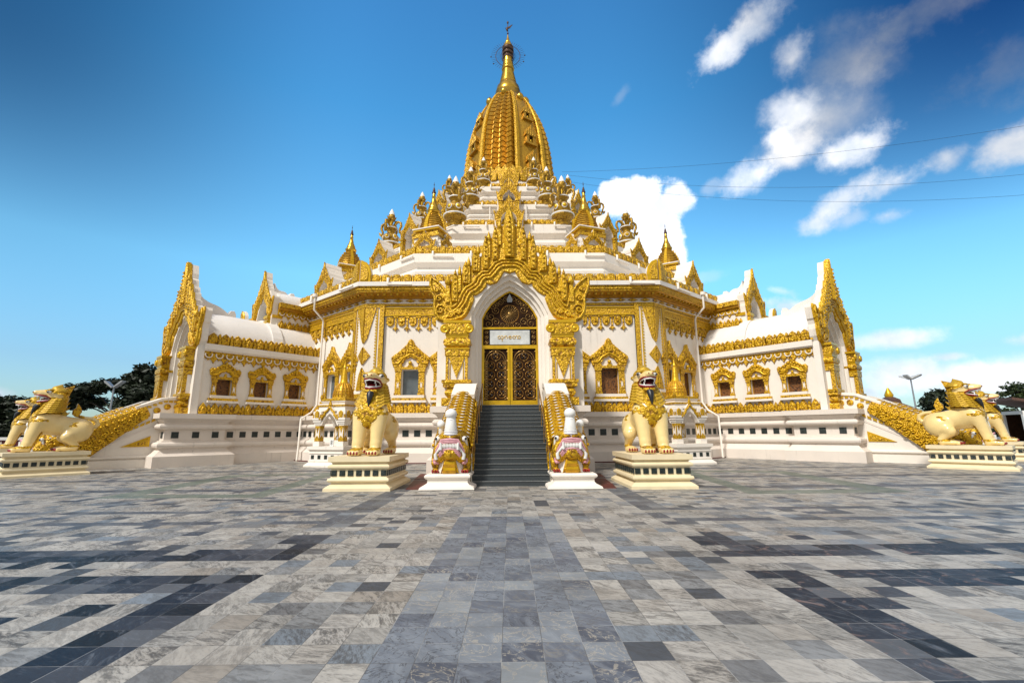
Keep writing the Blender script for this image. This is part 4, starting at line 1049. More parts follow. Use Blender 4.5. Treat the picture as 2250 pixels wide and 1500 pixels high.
def make_rail(s):
    root = thing('handrail', 'steel handrail on the %s side of the front stairs' % ('left' if s < 0 else 'right'), 'handrail', (s*1.2, CY-34.85, 0), 0, 'steel handrails on the front stairs')
    r = MB(); sl = 2.75/5.4
    r.tube([(0, -.12, 0), (0, -.12, .98)], .028, 8, 'steel')
    r.tube([(0, -.12, .96), (0, .02, 1.04), (0, 5.0, 1.04+5.0*sl), (0, 5.15, 1.12+5.0*sl)], .03, 8, 'brass')
    r.tube([(0, 5.12, 1.1+5.0*sl), (0, 5.2, 2.75)], .028, 8, 'steel')
    r.build('rail', root)
    for y in (1.0, 2.2, 3.4, 4.5):
        b = MB(); b.tube([(0, y, int(y/.3+1)*2.75/18), (0, y, 1.02+y*sl)], .018, 8, 'brass'); b.lathe([(.04, 0), (.04, .02)], 8, 'steel', (0, y, int(y/.3+1)*2.75/18)); b.build('post', root)
    for z in (.45, .2):
        b = MB(); b.tube([(0, -.12, z), (s*.2, -.12, z)], .014, 6, 'steel'); b.build('bracket', root)
make_rail(-1); make_rail(1)

# ------------------------------------------------------------------ implicit surfaces for the statues
def surfnet(f, lo, hi, h):
    nx, ny, nz = [int(math.ceil((b-a)/h))+1 for a, b in zip(lo, hi)]
    xs = lo[0]+h*np.arange(nx); ys = lo[1]+h*np.arange(ny); zs = lo[2]+h*np.arange(nz)
    X, Y, Z = np.meshgrid(xs, ys, zs, indexing='ij'); F = f(X, Y, Z); S = F < 0
    cs = np.zeros((nx-1, ny-1, nz-1), int)
    for i in (0, 1):
        for j in (0, 1):
            for k in (0, 1): cs += S[i:nx-1+i, j:ny-1+j, k:nz-1+k]
    act = (cs > 0) & (cs < 8); idx = -np.ones(act.shape, int); cells = np.argwhere(act); idx[act] = np.arange(len(cells))
    acc = np.zeros((len(cells), 3)); cnt = np.zeros(len(cells)); c = cells
    corners = [(i, j, k) for i in (0, 1) for j in (0, 1) for k in (0, 1)]
    for a in corners:
        for ax in range(3):
            if a[ax]: continue
            b = list(a); b[ax] = 1
            fa = F[c[:, 0]+a[0], c[:, 1]+a[1], c[:, 2]+a[2]]; fb = F[c[:, 0]+b[0], c[:, 1]+b[1], c[:, 2]+b[2]]
            m = (fa < 0) != (fb < 0)
            t_ = np.where(m, fa/np.where(m, fa-fb, 1), 0)
            p = np.array(a, float)[None, :].repeat(len(c), 0); p[:, ax] += t_
            acc[m] += p[m]; cnt[m] += 1
    V = (cells+acc/cnt[:, None])*h+np.array(lo)
    faces = []
    for ax in range(3):
        sl0 = [slice(None)]*3; sl1 = [slice(None)]*3; sl0[ax] = slice(0, -1); sl1[ax] = slice(1, None)
        ch = S[tuple(sl0)] != S[tuple(sl1)]; ed = np.argwhere(ch); ins = S[tuple(sl0)][ch]
        o1, o2 = [(1, 2), (2, 0), (0, 1)][ax]
        ok = (ed[:, o1] > 0) & (ed[:, o2] > 0) & (ed[:, o1] < act.shape[o1]) & (ed[:, o2] < act.shape[o2]); ed = ed[ok]; ins = ins[ok]
        def at(d1, d2):
            q = ed.copy(); q[:, o1] -= d1; q[:, o2] -= d2; return idx[q[:, 0], q[:, 1], q[:, 2]]
        q = np.stack([at(1, 1), at(0, 1), at(0, 0), at(1, 0)], 1); q[~ins] = q[~ins][:, ::-1]; faces.append(q)
    return V, np.concatenate(faces)
def ell(P, c, r):
    x, y, z = [(p-q)/s for p, q, s in zip(P, c, r)]; k0 = np.sqrt(x*x+y*y+z*z); k1 = np.sqrt((x/r[0])**2+(y/r[1])**2+(z/r[2])**2)
    return k0*(k0-1)/np.maximum(k1, 1e-6)
def cone(P, a, b, ra, rb):
    a, b = np.array(a, float), np.array(b, float); d = b-a; L = d@d
    q = [P[i]-a[i] for i in range(3)]; t_ = np.clip((q[0]*d[0]+q[1]*d[1]+q[2]*d[2])/L, 0, 1)
    return np.sqrt(sum((q[i]-d[i]*t_)**2 for i in range(3)))-(ra+(rb-ra)*t_)
def smin(a, b, k):
    h = np.clip(.5+.5*(b-a)/k, 0, 1); return b+(a-b)*h-k*h*(1-h)
def np_mesh(name, V, Fq, mats, mi, parent):
    me = bpy.data.meshes.new(name); me.from_pydata(V.tolist(), [], Fq.tolist())
    for m in mats: me.materials.append(M[m])
    me.polygons.foreach_set('material_index', mi.astype(np.int32)); me.polygons.foreach_set('use_smooth', np.ones(len(Fq), bool)); me.update()
    o = bpy.data.objects.new(name, me); COL.objects.link(o); o.parent = parent; return o

def lion_body(X, Y, Z):
    AX = np.abs(X); P = (X, Y, Z); Q = (AX, Y, Z)
    d = cone(P, (0, -.18, 1.16), (0, .72, .98), .46, .40)
    d = smin(d, ell(P, (0, -.26, 1.24), (.50, .44, .50)), .12)
    d = smin(d, ell(P, (0, .88, .92), (.50, .48, .44)), .15)
    d = smin(d, cone(P, (0, -.2, 1.45), (0, -.02, 2.08), .39, .29), .12)
    d = smin(d, cone(Q, (.28, -.38, 1.20), (.27, -.60, .30), .26, .165), .10)
    d = smin(d, cone(Q, (.27, -.60, .34), (.27, -.62, .10), .165, .15), .05)
    d = smin(d, ell(Q, (.27, -.78, .12), (.20, .26, .13)), .06)
    d = smin(d, ell(Q, (.36, .80, .78), (.24, .46, .42)), .10)
    d = smin(d, cone(Q, (.44, .52, .62), (.44, .46, .58), .22, .20), .10)
    d = smin(d, cone(Q, (.44, .50, .55), (.43, .80, .22), .17, .12), .06)
    d = smin(d, cone(Q, (.43, .80, .2), (.43, .76, .08), .12, .11), .05)
    d = smin(d, ell(Q, (.43, .52, .10), (.18, .32, .11)), .06)
    for i, x in enumerate((-.13, -.045, .045, .13)):
        d = smin(d, ell((AX-.27, Y, Z), (x, -1.0+.35*x*x*4, .09), (.055, .10, .085)), .03)
        d = smin(d, ell((AX-.43, Y, Z), (x*.9, .24+.3*x*x*4, .08), (.05, .09, .075)), .03)
    # head
    K = 1.0; o = Z; X = X/K; Y = Y/K; Z = (Z-2.2)/K+2.2; AX = np.abs(X); P = (X, Y, Z); Q = (AX, Y, Z)
    h = ell(P, (0, .02, 2.24), (.34, .36, .34))
    h = smin(h, cone(P, (0, -.10, 2.34), (0, -.47, 2.35), .26, .19), .08)
    h = smin(h, ell(P, (0, -.63, 2.42), (.13, .11, .09)), .06)
    h = smin(h, cone(P, (0, -.0, 2.03), (0, -.42, 1.97), .24, .13), .06)
    h = smin(h, ell(Q, (.24, -.08, 2.42), (.12, .14, .10)), .05)
    h = smin(h, ell(Q, (.35, .10, 2.36), (.06, .13, .07)), .03)
    cut = ell(P, (0, -.56, 2.19), (.215, .52, .13)); h = -smin(-h, cut, .03)*1.0
    return smin(d, h, .06)
lion_grp = 'gilded lion statues at the stairs'
def make_lion():
    root = thing('lion_statue', 'cream and gold guardian lion facing the viewer left of the front stairs', 'statue', (0, 0, 0), 0, lion_grp)
    V, F = surfnet(lion_body, (-.75, -1.25, -.06), (.75, 1.5, 2.75), .032)
    c = V[F].mean(1); x, y, z = c.T; ax = np.abs(x)
    mi = np.zeros(len(F))
    wob = .03*np.sin(x*37)+.03*np.sin(z*31+y*20)
    n = np.cross(V[F[:, 1]]-V[F[:, 0]], V[F[:, 2]]-V[F[:, 0]]); n /= np.linalg.norm(n, axis=1)[:, None]+1e-9
    chest = (n[:, 1] < -.25) & (y < -.2) & (z > .78) & (z < 1.50) & (ax < (z-.78)*.80+.03+wob*.7) & (z < 1.46-.45*np.abs(ax-.25)+wob)
    strap = (z > 1.20+wob*.6) & (z < 1.31+wob*.6) & (y < -.15) & (z < 1.5)
    mi[chest | strap] = 1
    back = (n[:, 1] > .62) & (z < 1.05) & (z > .12) & (ax > .1) & (y < .1); mi[back] = 1
    back2 = (n[:, 1] > .75) & (z < .62) & (y > .6) & (z > .12); mi[back2] = 1
    mi[(np.abs(z-.20-wob*.3) < .035) & ((y < -.45) | (y > .5))] = 1
    mi[(np.abs(y-.55-.5*(z-.9)-wob) < .08) & (ax > .42) & (z > 1.0)] = 1
    mi[((z > 1.52) & (z < 1.95)) | ((y < -.3) & (z > 1.28) & (z < 1.6) & (ax < (z-1.28)*1.1))] = 1
    head = z > 1.9;  ax = np.abs(x); c = np.stack([x, y, z], 1)
    mi[head & (y > -.40) & (z > 2.42-.30*(y+.2))] = 1; mi[head & (y > .16)] = 1
    mi[head & (z < 2.06)] = 1
    mi[head & (ax > .15) & (y > -.30) & (y < .0) & (z < 2.24)] = 1
    mi[head & (y < -.3) & (z > 2.26) & (z < 2.33)] = 1
    ins = ((y+.56)/.23)**0*0
    cutv = (c[:, 0]/.235)**2+((c[:, 1]+.56)/.54)**2+((c[:, 2]-2.19)/.15)**2
    mi[(cutv < 1.02) & head] = 2
    np_mesh('body', V, F, ['cream', 'gold', 'dred'], mi, root)
    HM = Matrix.Translation((0, 0, 2.2)) @ Matrix.Scale(1.0, 4) @ Matrix.Translation((0, 0, -2.2))
    # scaled collar
    mn = MB(); N = 28; T = 7
    for i in range(T):
        t0, t1 = i/T, (i+1.25)/T
        def rg(t_, fl):
            c0 = Vector((0, -.16, 1.58)).lerp(Vector((0, .06, 2.18)), t_); r = .56+(.365-.56)*t_+fl; pts = []
            for k in range(N):
                a = 2*pi*k/N; fr_ = max(0, -sin(a))**3; pts.append((c0.x+r*cos(a)*1.0, c0.y+r*sin(a)*.92, c0.z-.26*fr_*(1-t_)+.05*max(0, sin(a))+(.012 if k % 2 else -.012)*(1 if fl else 0)))
            return pts
        a_, b_ = rg(t0, .02), rg(t1, -.02); c_ = rg(t0, -.06)
        mn.add(a_+b_+c_, [(k, (k+1) % N, N+(k+1) % N, N+k) for k in range(N)]+[(2*N+k, 2*N+(k+1) % N, (k+1) % N, k) for k in range(N)], 'mane')
    mn.build('collar', root)
    fl = MB(); fl.M = Matrix.Rotation(R_(90), 4, 'Z')      # prism (x, z) now runs along +y
    for (y0, z0, s) in ((.30, 1.46, .62), (.27, 1.66, .62), (.25, 1.86, .62), (.22, 2.06, .62)):
        p = [(y0-.2, z0-.06), (y0+.10*s, z0-.02), (y0+.24*s, z0+.08), (y0+.34*s, z0+.30*s), (y0+.18*s, z0+.22*s), (y0+.02, z0+.24)]
        fl.prism(p, -.09, .09, 'mane', .03)
    fl.prism([(.0, 2.35), (.34, 2.2), (.40, 2.42), (.50, 2.76), (.22, 2.66), (.08, 2.58)], -.08, .08, 'gold', .03)
    fl.build('mane_flame', root)
    cr = MB(); cr.M = Matrix.Identity(4)
    V2, F2 = surfnet(lambda X, Y, Z: smin(smin(np.maximum(ell((X, Y, Z), (0, .06, 2.40), (.345, .36, .28)), -(Z-2.44)), cone((X, Y, Z), (0, .02, 2.60), (0, .12, 2.80), .20, .02), .08), ell((np.abs(X), Y, Z), (.20, -.25, 2.53), (.14, .10, .05)), .04), (-.45, -.45, 2.3), (.45, .5, 2.9), .03)
    V2 = (V2-np.array([0, 0, 2.2]))*1.0+np.array([0, 0, 2.2])
    np_mesh('brow_crest', V2, F2, ['mane'], np.zeros(len(F2)), root)
    for s in (-1, 1):
        e = MB(); e.M = HM; e.ball((s*.25, -.27, 2.44), .076, 'wpaint', 12); e.ball((s*.294, -.330, 2.445), .040, 'black', 10); e.ball((s*.283, -.312, 2.445), .055, 'grey', 10)
        e.build('eye', root)
    m = MB(); m.M = HM
    up = [(-.255, -.16, 2.16), (-.235, -.36, 2.27), (-.185, -.56, 2.31), (0, -.66, 2.33), (.185, -.56, 2.31), (.235, -.36, 2.27), (.255, -.16, 2.16)]
    dn = [(.235, -.30, 2.08), (.16, -.46, 2.04), (0, -.54, 2.02), (-.16, -.46, 2.04), (-.235, -.30, 2.08)]
    m.tube(up+dn, .034, 6, 'red', True, True)
    m.build('lips', root)
    t = MB(); t.M = HM; sc = lambda p: (p[0]*.90, p[1]-.015, 2.17+(p[2]-2.17)*.68)
    t.tube([sc(p) for p in up+dn], .022, 5, 'wpaint', True, True)
    for x in (-.15, .15): t.lathe([(.03, 0), (.005, -.11)], 6, 'wpaint', (x, -.57, 2.27)); t.lathe([(.032, 0), (.005, .12)], 6, 'wpaint', (x*1.0, -.48, 2.07))
    t.build('teeth', root)
    tg = MB(); tg.M = HM; tg.ball((0, -.32, 2.12), .12, 'red', 10, (1, 1.8, .55)); tg.build('tongue', root)
    nn = MB(); nn.M = HM
    for s in (-1, 1): nn.ball((s*.06, -.725, 2.43), .022, 'red', 8)
    nn.build('nostril', root)
    b = MB(); b.M = HM; b.tube([(0, -.44, 1.94), (0, -.56, 1.82), (0, -.61, 1.66), (0, -.66, 1.46)], [.11, .105, .07, .01], 8, 'black'); b.build('beard', root)
    ch = MB(); ch.M = HM; ch.tube([(-.16, -.44, 1.95), (0, -.53, 1.93), (.16, -.44, 1.95)], .06, 6, 'goldf'); ch.build('chin', root)
    tl = MB(); tl.tube([(0, 1.22, 1.0), (0, 1.36, 1.0), (0, 1.46, 1.12), (0, 1.42, 1.28), (0, 1.25, 1.37), (0, 1.0, 1.40), (0, .82, 1.43)], [.10, .09, .085, .08, .075, .07, .07], 10, 'cream'); tl.build('tail', root)
    tf = MB(); tf.M = Matrix.Translation((0, .07, 0)) @ Matrix.Rotation(R_(90), 4, 'Z')
    tf.prism([(.92, 1.36), (.62, 1.44), (.50, 1.56), (.50, 1.72), (.60, 1.84), (.62, 2.02), (.74, 1.86), (.80, 1.66), (.74, 1.52), (.90, 1.48)], -.10, .10, 'goldf', .04); tf.build('tail_tuft', root)
    for sx in (-1, 1):
        for (bx, by, q) in ((.27, -1.06, 1), (.43, .18, .9)):
            cl = MB()
            for x in (-.13, -.045, .045, .13):
                cl.ball((sx*(bx+x*q), by+.35*x*x*4, .085), .043, 'red', 8, (.85, 1.2, 1.25))
            cl.build('claws', root)
    return root
lion = make_lion()

PED = [(.12, 0), (.12, .08), (.04, .14), (-.04, .19), (-.05, .23), (.0, .24), (.045, .27), (.05, .30), (.03, .35), (-.02, .36), (-.03, .38), (-.03, .60), (-.02, .61), (.03, .62), (.05, .66), (.045, .70), (0, .73), (-.05, .74), (-.04, .77), (.0, .80), (.05, .81), (.05, .95)]
def make_pedestal():
    root = thing('statue_pedestal', 'cream moulded pedestal of the lion left of the front stairs', 'pedestal', (0, 0, 0), 0, 'cream pedestals under the lion statues')
    b = MB(); hx, hy = .83, 1.22
    path = [(-hx, -hy), (hx, -hy), (hx, hy), (-hx, hy)]
    b.sweep(PED, path, 'pedestal', True); o = .05
    b.add([(-hx-o, -hy-o, .95), (hx+o, -hy-o, .95), (hx+o, hy+o, .95), (-hx-o, hy+o, .95)], [(0, 1, 2, 3)], 'pedestal')
    t = b
    pts = path
    for i in range(4):
        p, q = Vector(pts[i]), Vector(pts[(i+1) % 4]); d = (q-p).normalized(); nn = Vector((d.y, -d.x)); off = -nn*.03
        tiles_on(t, p+off, q+off, .225, .16, .41, .04)
    b.build('moulded_block', root)
    return root
ped = make_pedestal()
spots = []
for k in (0, -40, 40):
    for s in (-1, 1):
        o, u = (34.55, 4.36) if k == 0 else (35.2, 4.35)
        a = R_(k); spots.append((k, s, u*s*cos(a)+o*sin(a), CY+u*s*sin(a)-o*cos(a), a))
LL = {(0, -1): ('cream and gold guardian lion facing the viewer left of the front stairs', 'cream moulded pedestal of the lion left of the front stairs'),
      (0, 1): ('cream and gold guardian lion facing the viewer right of the front stairs', 'cream moulded pedestal of the lion right of the front stairs'),
      (-40, 1): ('nearer of the two guardian lions facing left at the far left', 'pedestal under the nearer of the two lions at the far left'),
      (-40, -1): ('rear guardian lion half hidden behind another lion at the far left', 'pedestal under the rear lion at the far left, partly cut by the frame'),
      (40, -1): ('nearer of the two guardian lions facing right at the far right', 'pedestal under the nearer of the two lions at the far right'),
      (40, 1): ('rear guardian lion half hidden behind another lion at the far right', 'pedestal under the rear lion at the far right')}
for i, (k, s, x, y, a) in enumerate(spots):
    l1, l2 = LL[(k, s)]
    if i == 0:
        lion.location = (x, y, .95); lion.rotation_euler = (0, 0, a); lion['label'] = l1; ped.location = (x, y, 0); ped.rotation_euler = (0, 0, a); ped['label'] = l2
    else:
        dup(lion, l1, (x, y, .95), a); dup(ped, l2, (x, y, 0), a)

# ------------------------------------------------------------------ dragon balustrades (local: wing axis at x = 0, gable plane y = 0)
def make_makara(s):
    root = thing('dragon_balustrade', 'left front stair balustrade shaped as a golden scaled dragon' if s < 0 else 'right front stair balustrade shaped as a golden scaled dragon', 'balustrade', (0, CY-GY, 0), 0, 'dragon balustrades beside the stairs')
    m = MB(); m.M = Matrix.Diagonal((s, 1, 1, 1)) if s < 0 else Matrix.Identity(4)
    MX = m.M
    # white string wall (profile in y, z), thickness in x from 1.42 to 2.2
    X0, X1 = 1.40, 2.15
    def yz(poly, x0, x1, mat, ch=0, b=m):
        mm = b.M; b.M = MX @ Matrix.Rotation(R_(90), 4, 'Z'); b.prism(poly, -x1, -x0, mat, ch); b.M = mm
    # rotating +90 about z sends prism x->y, y->-x
    wallp = [(.3, 0), (-4.3, 0), (-4.3, .9), (-3.4, 1.3), (-1.85, 3.02), (-.9, 3.48), (-.2, 3.56), (.3, 3.56)]
    yz(wallp, X0, X1, 'white')
    yz([(.2, 3.44), (-.2, 3.44), (-.92, 3.36), (-1.95, 2.86), (-2.0, 3.02), (-.92, 3.52), (-.2, 3.62), (.2, 3.62)], X0-.05, X1+.08, 'white', .03)
    yz([(-.9, 0), (-4.5, 0), (-4.5, .34), (-4.3, .40), (-.9, .40)], X0-.02, X1+.10, 'white'); yz([(-.9, .46), (-4.4, .46), (-4.4, .60), (-.9, .60)], X0, X1+.12, 'white', .05)
    yz([(-.85, 2.28), (-3.05, 1.10), (-3.0, 1.02), (-.85, 2.18)], X0, X1+.02, 'pod')
    m.build('string_wall', root)
    o = MB(); o.M = MX
    yz([(-1.2, 1.55), (-2.35, 1.02), (-1.2, 1.02)], X1-.02, X1+.05, 'golds', .02, o); yz([(-1.3, 1.42), (-2.05, 1.08), (-1.3, 1.08)], X1+.03, X1+.08, 'goldf', .02, o)
    for i in range(5):
        y = -.25-.42*i; z = 3.05 if y > -.7 else 3.05-(-.7-y)*.52
        mm = o.M; o.M = MX @ Matrix.Translation((X1, y, z)) @ Matrix.Rotation(R_(90), 4, 'Y')
        o.lathe([(.15, 0), (.16, .04), (.12, .07), (.07, .05), (.05, .09)], 10, 'gold'); o.M = mm
    for i in range(9):
        y = -.1-.22*i; z = 3.28 if y > -.8 else 3.28-(-.8-y)*.5
        yz([(y-.08, z), (y+.08, z), (y+.08, z+.1), (y-.08, z+.1)], X1-.02, X1+.05, 'golds', 0, o)
    for i in range(9):
        y = -.95-.22*i; z = 2.32-(-.95-y)*.535
        yz([(y-.08, z+.04), (y+.08, z+.13), (y+.08, z+.25), (y-.08, z+.16)], X1-.02, X1+.05, 'golds', 0, o)
    o.build('gilded_ornament', root)
    # scaly body: shingled sections running down the slope
    b = MB(); b.M = MX; tips = b
    n = 15; xc = 1.80
    C0 = Vector((-1.55, 3.02)); C1 = Vector((-4.75, 1.42)); d = (C1-C0).normalized(); nn = Vector((-d.y, d.x)) if d.x > 0 else Vector((d.y, -d.x))
    if nn.y < 0: nn = -nn
    L = (C1-C0).length
    def sect(t_, gr):
        hw = .43+.10*t_+gr; bot = -.50-.85*min(1, t_*1.25); p = C0+d*L*t_
        prof = [(-hw*.96, bot), (-hw*1.05, -.20), (-hw*1.0, .02), (-hw*.62, .16+gr), (0, .25+gr), (hw*.62, .16+gr), (hw*1.0, .02), (hw*1.05, -.20), (hw*.96, bot)]
        return [(xc+x, p.x+nn.x*zz, p.y+nn.y*zz) for x, zz in prof]
    for i in range(n):
        t0, t1 = i/n, (i+1.15)/n
        # lower edge stands proud over the next row
        a, c = sect(t0, .0), sect(t1, .035); e = sect(t1, -.02); k = len(a)
        vv = lambda S_, q: [(x, y-.16*max(0, 1-abs(x-xc)/.45)*q, z-.08*max(0, 1-abs(x-xc)/.45)*q) for x, y, z in S_]
        c = vv(c, 1); e = vv(e, 1); a = vv(a, 1)
        b.add(a+c+e, [(j, j+1, k+j+1, k+j) for j in range(k-1)]+[(k+j, k+j+1, 2*k+j+1, 2*k+j) for j in range(k-1)], 'goldf')
        # white lips of single scales
        rowz = c
        for j in range(2, 6):
            p, q = Vector(rowz[j]), Vector(rowz[j+1])
            for u0, u1 in ((.22, .62),):
                pa, pb = p.lerp(q, u0), p.lerp(q, u1); pm = (pa+pb)/2+Vector((0, -.03, -.012))
                tips.tube([pa+Vector((0, .02, .012)), pm+Vector((0, -.0, .018)), pb+Vector((0, .02, .012))], [.006, .020, .006], 5, 'wpaint')
        for j in (1, 7):
            p = Vector(c[j]); b.ball(p, .06, 'golds', 6)
    b.build('scaled_body', root)
    # scroll work on the flanks
    rn = random.Random(5)
    for sd_ in (-1, 1):
        sc = MB(); sc.M = MX
        for i in range(52):
            t_ = rn.uniform(.06, 1.0); p = C0+d*L*t_; lo = -.45-.80*min(1, t_*1.25); zz = rn.uniform(lo, -.1); hw = .47+.10*t_
            cy, cz = p.x+nn.x*zz, p.y+nn.y*zz; r = rn.uniform(.07, .14); t0 = rn.uniform(0, 6); dr = rn.choice((-1, 1))
            sc.tube([(xc+sd_*(hw+.0+.02), cy+r*(1-j/12)*cos(t0+dr*j*.7), cz+r*(1-j/12)*sin(t0+dr*j*.7)) for j in range(10)], .032, 5, 'golds')
        sc.build('scroll_relief', root)
    # head
    hd = lambda X, Y, Z: smin(smin(smin(ell((X-xc, Y, Z), (0, -4.75, 1.28), (.50, .55, .45)), ell((np.abs(X-xc), Y, Z), (.36, -5.0, .98), (.20, .40, .32)), .12), ell((X-xc, Y, Z), (0, -5.05, 1.50), (.34, .36, .17)), .1), cone((X-xc, Y, Z), (0, -5.25, 1.05), (0, -4.7, 1.0), .28, .36), .1)
    V, F = surfnet(hd, (1.0, -5.65, .4), (2.6, -4.0, 1.95), .04)
    V = V.copy()
    if s < 0: V[:, 0] *= -1; F = F[:, ::-1]
    np_mesh('head', V, F, ['gold'], np.zeros(len(F)), root)
    lp = MB(); lp.M = MX
    def arcp(w, zt, zs, y0, drop): return [(xc-w, y0+.22, zs-drop), (xc-w*.86, y0+.10, zs), (xc-w*.52, y0-.02, zt), (xc, y0-.06, zt+.02), (xc+w*.52, y0-.02, zt), (xc+w*.86, y0+.10, zs), (xc+w, y0+.22, zs-drop)]
    for q in range(3):
        lp.tube(arcp(.47-.02*q, 1.40-.045*q, 1.10-.03*q, -5.46+.01*q, .28), .032, 6, 'pink'); lp.tube(arcp(.42-.02*q, 1.12-.045*q, .92-.02*q, -5.44+.01*q, .18), .032, 6, 'pink')
    for q in (-1, 1): lp.tube([(xc+q*.47, -5.24, .86), (xc+q*.48, -5.22, .76), (xc+q*.44, -5.26, .72), (xc+q*.40, -5.3, .76)], .045, 6, 'pink')
    lp.build('lips', root)
    th = MB(); th.M = MX
    for i in range(11):
        x = -.22+.44*i/10; th.ball((xc+x, -5.50, 1.22), .036, 'wpaint', 6, (.62, .8, 2.2))
    for q in (-1, 1):
        th.tube([(xc+q*.40, -5.34, .84), (xc+q*.42, -5.37, .98), (xc+q*.36, -5.42, 1.08)], [.06, .055, .012], 6, 'wpaint'); th.tube([(xc+q*.25, -5.5, 1.12), (xc+q*.26, -5.52, 1.32)], [.045, .03], 6, 'wpaint')
        th.tube([(xc+q*.26, -5.46, 1.20), (xc+q*.36, -5.40, 1.06)], .04, 5, 'wpaint')
    th.build('teeth', root)
    tk = MB(); tk.M = MX
    pts = [(xc, -5.15, 1.45), (xc, -5.22, 1.62), (xc, -5.26, 1.80), (xc, -5.24, 1.98), (xc, -5.22, 2.08)]
    tk.tube(pts, [.25, .205, .175, .15, .135], 12, 'wpaint')
    for i in range(7):
        z = 1.56+i*.07; tk.tube([(xc+(.215-.016*i)*cos(t_), -5.22-.006*i-(.20-.012*i)*sin(t_), z) for t_ in np.linspace(.3, pi-.3, 7)], .016, 5, 'wpurp')
    tk.ball((xc, -5.25, 2.16), .18, 'wpaint', 14, (1, 1.05, .92)); tk.ball((xc+.36, -4.8, 1.86), .13, 'wpaint', 12)
    tk.tube([(xc+.32, -4.7, 1.45), (xc+.36, -4.76, 1.65), (xc+.36, -4.8, 1.84)], .08, 8, 'wpaint'); tk.build('trunk', root)
    for q in (-1, 1):
        e = MB(); e.M = MX; e.ball((xc+q*.40, -5.12, 1.42), .085, 'wpaint', 10); e.ball((xc+q*.44, -5.18, 1.43), .04, 'black', 8)
        e.tube([(xc+q*.44, -5.08, 1.36), (xc+q*.46, -5.05, 1.24), (xc+q*.50, -4.98, 1.14)], [.05, .04, .01], 5, 'wpaint')
        e.build('eye', root)
    cn = MB(); cn.M = MX
    for i in range(9):
        a = -.9+1.8*i/8; cn.ball((xc+.34*sin(a), -5.36+.14*abs(a), .98-.16*abs(a)**1.5), .075, 'golds', 6, (.8, .8, 1.5))
    cn.build('chin', root)
    for q in (-1, 1):
        cn = MB(); cn.M = MX
        for i in range(7): cn.ball((xc+q*(.52), -5.1+.13*i, .72-.02*i), .07, 'golds', 6)
        cn.build('cheek_bead', root)
    th2 = MB(); th2.M = MX
    th2.lathe([(.44, .44), (.40, .62), (.36, .86), (.34, .98)], 10, 'white', (xc, -4.93, 0), True); th2.build('throat', root)
    bl = MB(); bl.M = MX
    for i in range(6):
        z = .44+i*.085; w = .19-.014*i; bl.box(xc-w, xc+w, -5.42+.02*i, -5.0, z, z+.08, 'golds' if i % 2 else 'goldd')
    bl.prism([(xc-.27, .44), (xc+.27, .44), (xc+.13, .94), (xc-.13, .94)], -5.33, -5.05, 'gold', .03); bl.build('belly_plates', root)
    for q in (-1, 1):
        f = MB(); f.M = MX
        f.tube([(xc+q*.46, -4.75, .95), (xc+q*.48, -4.98, .70), (xc+q*.44, -4.98, .52)], [.17, .13, .10], 8, 'gold'); f.ball((xc+q*.44, -5.06, .50), .13, 'gold', 8, (1, 1.3, .6))
        leg = f.build('leg', root)
        cl = MB(); cl.M = MX
        for j in (-1, 0, 1): cl.ball((xc+q*.44+j*.075, -5.24, .49), .042, 'red', 8, (.8, 1, 1.4))
        cl.build('claws', leg)
    pd = MB(); pd.M = MX
    path = [(1.30, -5.50), (2.36, -5.50), (2.36, -4.3), (1.30, -4.3)] if True else 0
    pd.sweep([(.02, 0), (.26, .02), (.24, .08), (.10, .14), (.05, .2), (.05, .29), (.10, .31), (.13, .35), (.13, .39), (.09, .43)], path, 'white', True)
    pd.add([(1.21, -5.59, .43), (2.45, -5.59, .43), (2.45, -4.21, .43), (1.21, -4.21, .43)], [(0, 1, 2, 3)], 'white'); pd.build('plinth', root)
    return root
for s in (-1, 1):
    mk = make_makara(s)
    for k in (-40, 40):
        a = R_(k); near = (k < 0 and s > 0) or (k > 0 and s < 0)
        side = 'left' if k < 0 else 'right'
        lb = ('golden dragon balustrade seen side on behind the lion at the far %s' if near else 'rear dragon balustrade with white trunk glimpsed behind the lions at the far %s') % side
        dup(mk, lb, (GY*sin(a), CY-GY*cos(a), 0), a)

